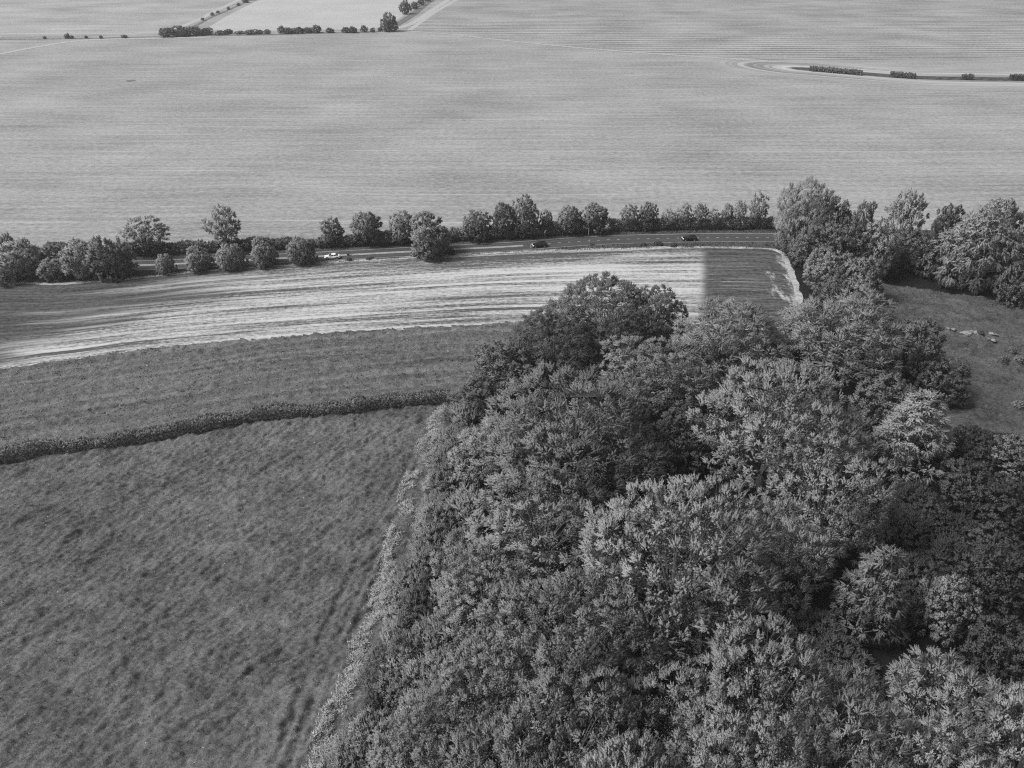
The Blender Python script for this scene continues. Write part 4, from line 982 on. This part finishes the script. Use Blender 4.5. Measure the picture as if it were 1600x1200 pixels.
# ------------------------------------------------------------------ cars
def car(px, py, paint, coupe, label):
    g = G(px, py); i = ridx(px); t = norm(ROAD[i - 1, :2] - ROAD[i + 1, :2])     # heading left
    cy = ROAD[i, :2] + np.array([-t[1], t[0]]) * 1.75
    e = bpy.data.objects.new("car", None); COL.objects.link(e)
    side = np.array([-t[1], t[0]])
    if side[1] > 0: side = -side
    p = ROAD[i, :2] + side * 1.8
    e.location = (p[0], p[1], -0.02); e.rotation_euler = (0, 0, math.atan2(t[1], t[0]))
    tag(e, label, "car", "cars on the road"); e.scale = (0.95, 0.95, 0.95)
    Lh = 2.2; hoodz = 0.88 if coupe else 0.98; belt = 0.92 if coupe else 1.02; roofz = 1.36 if coupe else 1.52
    st = [(-Lh, 0.62, 0.42, 0.72 if coupe else 0.90), (-Lh + 0.12, 0.80, 0.28, 0.88 if coupe else 1.0), (-1.5, 0.89, 0.20, belt + 0.02), (-0.6, 0.90, 0.18, belt), (0.5, 0.90, 0.18, belt - 0.02),
          (1.0, 0.89, 0.18, hoodz), (1.7, 0.86, 0.22, hoodz - 0.10), (Lh - 0.12, 0.76, 0.28, hoodz - 0.22), (Lh, 0.60, 0.38, hoodz - 0.32)]
    V = []; F = []; m = 12
    for x, hw, zb, zt in st:
        zs = zb + (zt - zb) * 0.62
        half = [(hw * 0.80, zb), (hw * 0.97, zb + 0.08), (hw, zb + (zt - zb) * 0.40), (hw * 0.985, zs), (hw * 0.90, zt - 0.03), (hw * 0.70, zt)]
        for a, b in half: V.append((x, a, b))
        for a, b in half[::-1]: V.append((x, -a, b))
    for k in range(len(st) - 1):
        for j in range(m): F.append((k * m + j, k * m + (j + 1) % m, (k + 1) * m + (j + 1) % m, (k + 1) * m + j))
    F.append(tuple(range(m))); F.append(tuple(range((len(st) - 1) * m, len(st) * m))[::-1])
    def mk(name, V, F, mat, par, smooth=False, bev=0):
        me = bpy.data.meshes.new(name); me.from_pydata(V, [], F); bm = bmesh.new(); bm.from_mesh(me); bmesh.ops.recalc_face_normals(bm, faces=bm.faces[:]); bm.to_mesh(me); bm.free()
        if smooth: me.polygons.foreach_set("use_smooth", [True] * len(me.polygons))
        return link(name, me, mat, par)
    body = mk("body", V, F, paint, e, True)
    # cabin
    if coupe: bx = (-1.75, -0.95, 0.05, 0.95)
    else: bx = (-2.0, -1.70, 0.20, 0.95)
    lo, hi = 0.80, 0.62
    zb = belt - 0.05
    CV = [(bx[0], lo, zb), (bx[3], lo, zb), (bx[2], hi, roofz - 0.05), (bx[1], hi, roofz - 0.05), (bx[0], -lo, zb), (bx[3], -lo, zb), (bx[2], -hi, roofz - 0.05), (bx[1], -hi, roofz - 0.05)]
    mk("cabin", CV, [(0, 1, 2, 3), (4, 5, 6, 7), (0, 3, 7, 4), (1, 5, 6, 2), (0, 4, 5, 1), (3, 2, 6, 7)], paint, e)
    r = [(bx[1] - 0.08, hi + 0.02, roofz - 0.05), (bx[2] + 0.08, hi + 0.02, roofz - 0.05), (bx[2] - 0.1, hi - 0.14, roofz + 0.03), (bx[1] + 0.1, hi - 0.14, roofz + 0.03)]
    r += [(x, -y, z) for x, y, z in r]
    mk("roof", r, [(0, 1, 2, 3), (4, 5, 6, 7), (3, 2, 6, 7), (0, 3, 7, 4), (1, 5, 6, 2), (0, 4, 5, 1)], paint, e)
    def lerp(a, b, t): return tuple(np.array(a) * (1 - t) + np.array(b) * t)
    def pane(name, q, nrm, a=0.10):
        c = np.mean(np.array(q), axis=0); Q = [tuple(np.array(p) * (1 - a) + c * a + np.array(nrm) * 0.012) for p in q]
        mk(name, Q + [tuple(np.array(p) - np.array(nrm) * 0.02) for p in Q], [(0, 1, 2, 3), (4, 5, 6, 7), (0, 1, 5, 4), (1, 2, 6, 5), (2, 3, 7, 6), (3, 0, 4, 7)], GLASS, e)
    def nr(q):
        n_ = np.cross(np.array(q[1]) - np.array(q[0]), np.array(q[3]) - np.array(q[0])); n_ = n_ / np.linalg.norm(n_)
        return n_ if np.dot(n_, np.mean(np.array(q), axis=0) - np.array((0, 0, 0.9))) > 0 else -n_
    q = [CV[1], CV[5], CV[6], CV[2]]; pane("windscreen", q, nr(q))
    q = [CV[0], CV[3], CV[7], CV[4]]; pane("rear_window", q, nr(q))
    for s_ in (0, 4):
        A, B, C_, D_ = CV[s_], CV[s_ + 1], CV[s_ + 2], CV[s_ + 3]
        mb, mt = lerp(A, B, 0.5), lerp(D_, C_, 0.5)
        for q in ([A, mb, mt, D_], [mb, B, C_, mt]): pane("side_window", q, nr(q), 0.12)
    for x in (1.38, -1.32):
        for y in (0.80, -0.80):
            bm = bmesh.new(); bmesh.ops.create_cone(bm, cap_ends=True, segments=20, radius1=0.33, radius2=0.33, depth=0.23, matrix=Matrix.Rotation(math.pi / 2, 4, 'X'))
            me = bpy.data.meshes.new("tyre"); bm.to_mesh(me); bm.free(); wh = link("wheel", me, RUBBER, e, (x, y, 0.33))
            bm = bmesh.new(); bmesh.ops.create_cone(bm, cap_ends=True, segments=16, radius1=0.21, radius2=0.21, depth=0.25, matrix=Matrix.Rotation(math.pi / 2, 4, 'X'))
            me = bpy.data.meshes.new("rim"); bm.to_mesh(me); bm.free(); link("rim", me, RIM, wh)
            bm = bmesh.new(); bmesh.ops.create_cone(bm, cap_ends=True, segments=20, radius1=0.40, radius2=0.40, depth=0.215, matrix=Matrix.Rotation(math.pi / 2, 4, 'X'))
            me = bpy.data.meshes.new("wheel_arch"); bm.to_mesh(me); bm.free(); link("wheel_arch", me, RUBBER, e, (x, y * 0.99, 0.36))
    def box(name, c, sx, sy, sz, mat):
        bm = bmesh.new(); bmesh.ops.create_cube(bm, size=1, matrix=Matrix.Diagonal((sx, sy, sz, 1))); bmesh.ops.bevel(bm, geom=bm.edges[:], offset=min(sx, sy, sz) * 0.3, segments=2)
        me = bpy.data.meshes.new(name); bm.to_mesh(me); bm.free(); link(name, me, mat, e, c)
    for y in (0.58, -0.58):
        box("headlight", (Lh - 0.14, y, hoodz - 0.28), 0.26, 0.36, 0.18, LAMP); box("tail_light", (-Lh + 0.08, y, 0.76), 0.10, 0.34, 0.16, TAIL)
        box("wing_mirror", (0.72, y * 1.62, belt + 0.06), 0.16, 0.18, 0.13, paint)
    box("bumper", (Lh - 0.05, 0, 0.38), 0.20, 1.30, 0.20, paint); box("bumper", (-Lh + 0.05, 0, 0.42), 0.20, 1.35, 0.22, paint)
    box("grille", (Lh + 0.02, 0, 0.50), 0.06, 0.6, 0.10, RUBBER)
    return e
GLASS = plain("car_glass", 0.02, 0.04, 1.0, 0, 0.05); RUBBER = plain("rubber", 0.02, 0.8, 0.2); RIM = plain("alloy", 0.5, 0.35, 0.5, 0.6)
LAMP = plain("lamp_glass", 0.85, 0.15, 0.6); _b = LAMP.node_tree.nodes["Principled BSDF"]; _b.inputs["Emission Color"].default_value = (1, 1, 1, 1); _b.inputs["Emission Strength"].default_value = 0.5; TAIL = plain("tail_lens", 0.25, 0.3, 0.5)
WHITE = plain("white_paint", 0.86, 0.3, 0.5, 0, 0.02); BLACK = plain("black_paint", 0.008, 0.25, 0.4, 0, 0.05); DGREY = plain("charcoal_paint", 0.012, 0.3, 0.4, 0, 0.05)
car(516, 403, WHITE, True, "white low car driving left past the last ball-shaped bush")
car(843, 385, DGREY, False, "dark car at the middle of the road below the hedge trees")
car(1073, 376, BLACK, False, "black car with bright headlights nearest the road bend")

# ------------------------------------------------------------------ posts and sign
PW = plain("post_white", 0.62, 0.6); PD = plain("post_dark", 0.05, 0.6)
def post(px, py, h, wd, label, mat, lean=0.0, cat="post"):
    g = G(px, py); e = bpy.data.objects.new("marker_post", None); COL.objects.link(e); e.location = (g[0], g[1], -0.1); e.rotation_euler = (0, lean, 0)
    tag(e, label, cat, "posts along the verges")
    def bx(name, z, sx, sy, sz, m, top=False):
        bm = bmesh.new(); bmesh.ops.create_cube(bm, size=1, matrix=Matrix.Translation((0, 0, z)) @ Matrix.Diagonal((sx, sy, sz, 1)))
        if top:
            tv = [v for v in bm.verts if v.co.z > z]; bmesh.ops.scale(bm, vec=(0.6, 0.6, 1), verts=tv)
        bmesh.ops.bevel(bm, geom=bm.edges[:], offset=0.012, segments=1)
        me = bpy.data.meshes.new(name); bm.to_mesh(me); bm.free(); link(name, me, m, e)
    bx("post", h * 0.46, wd, wd * 0.8, h * 0.92, mat); bx("cap", h * 0.95, wd * 0.9, wd * 0.72, h * 0.08, mat, True); bx("reflector", h * 0.8, wd * 0.6, wd * 0.86, h * 0.1, PD if mat is PW else PW)
    return e
post(829.5, 388, 1.5, 0.20, "white marker post on the near verge at the left dark car's front", PW)
post(921, 381, 1.4, 0.18, "pale marker post on the near verge between the two dark cars", plain("post_grey", 0.3, 0.7))
post(919.5, 367, 2.4, 0.22, "tall white post against the hedge between the two dark cars", PW)
post(544, 398.5, 0.8, 0.62, "small dark bollard on the white centre line right of the white car", PD, cat="bollard")
g = G(851.5, 371); e = bpy.data.objects.new("road_sign", None); COL.objects.link(e); e.location = (g[0], g[1], -0.1)
tag(e, "small tilted white sign on a thin pole above the left dark car", "sign")
V1, F1 = tubes([np.array(((0, 0, 0), (0, 0, 0.8), (0, 0, 1.6), (0, 0, 2.3)))], [np.full(4, 0.05)], 8); link("pole", mesh_np("pole", V1, F1), plain("galvanised", 0.35, 0.5), e)
bm = bmesh.new(); bmesh.ops.create_cube(bm, size=1, matrix=Matrix.Translation((0, -0.08, 1.9)) @ Matrix.Rotation(0.5, 4, 'Y') @ Matrix.Diagonal((0.36, 0.04, 1.0, 1))); bmesh.ops.bevel(bm, geom=bm.edges[:], offset=0.012, segments=1)
me = bpy.data.meshes.new("panel"); bm.to_mesh(me); bm.free(); link("panel", me, PW, e)

# ------------------------------------------------------------------ thin summer haze
def haze():
    me = bpy.data.meshes.new("haze"); bm = bmesh.new()
    bmesh.ops.create_cube(bm, size=1, matrix=Matrix.Translation((0, 6000, 44.0)) @ Matrix.Diagonal((18400, 18400, 92, 1))); bm.to_mesh(me); bm.free()
    m = bpy.data.materials.new("haze_air"); m.use_nodes = True; nt = m.node_tree; nt.nodes.clear()
    v = nt.nodes.new("ShaderNodeVolumePrincipled"); v.inputs["Color"].default_value = (0.9, 0.9, 0.9, 1); v.inputs["Density"].default_value = 0.00017; v.inputs["Anisotropy"].default_value = 0.2
    o = nt.nodes.new("ShaderNodeOutputMaterial"); nt.links.new(v.outputs[0], o.inputs["Volume"])
    h = link("haze", me, m); tag(h, "thin pale haze over the fields", "haze", None, "stuff")
haze()
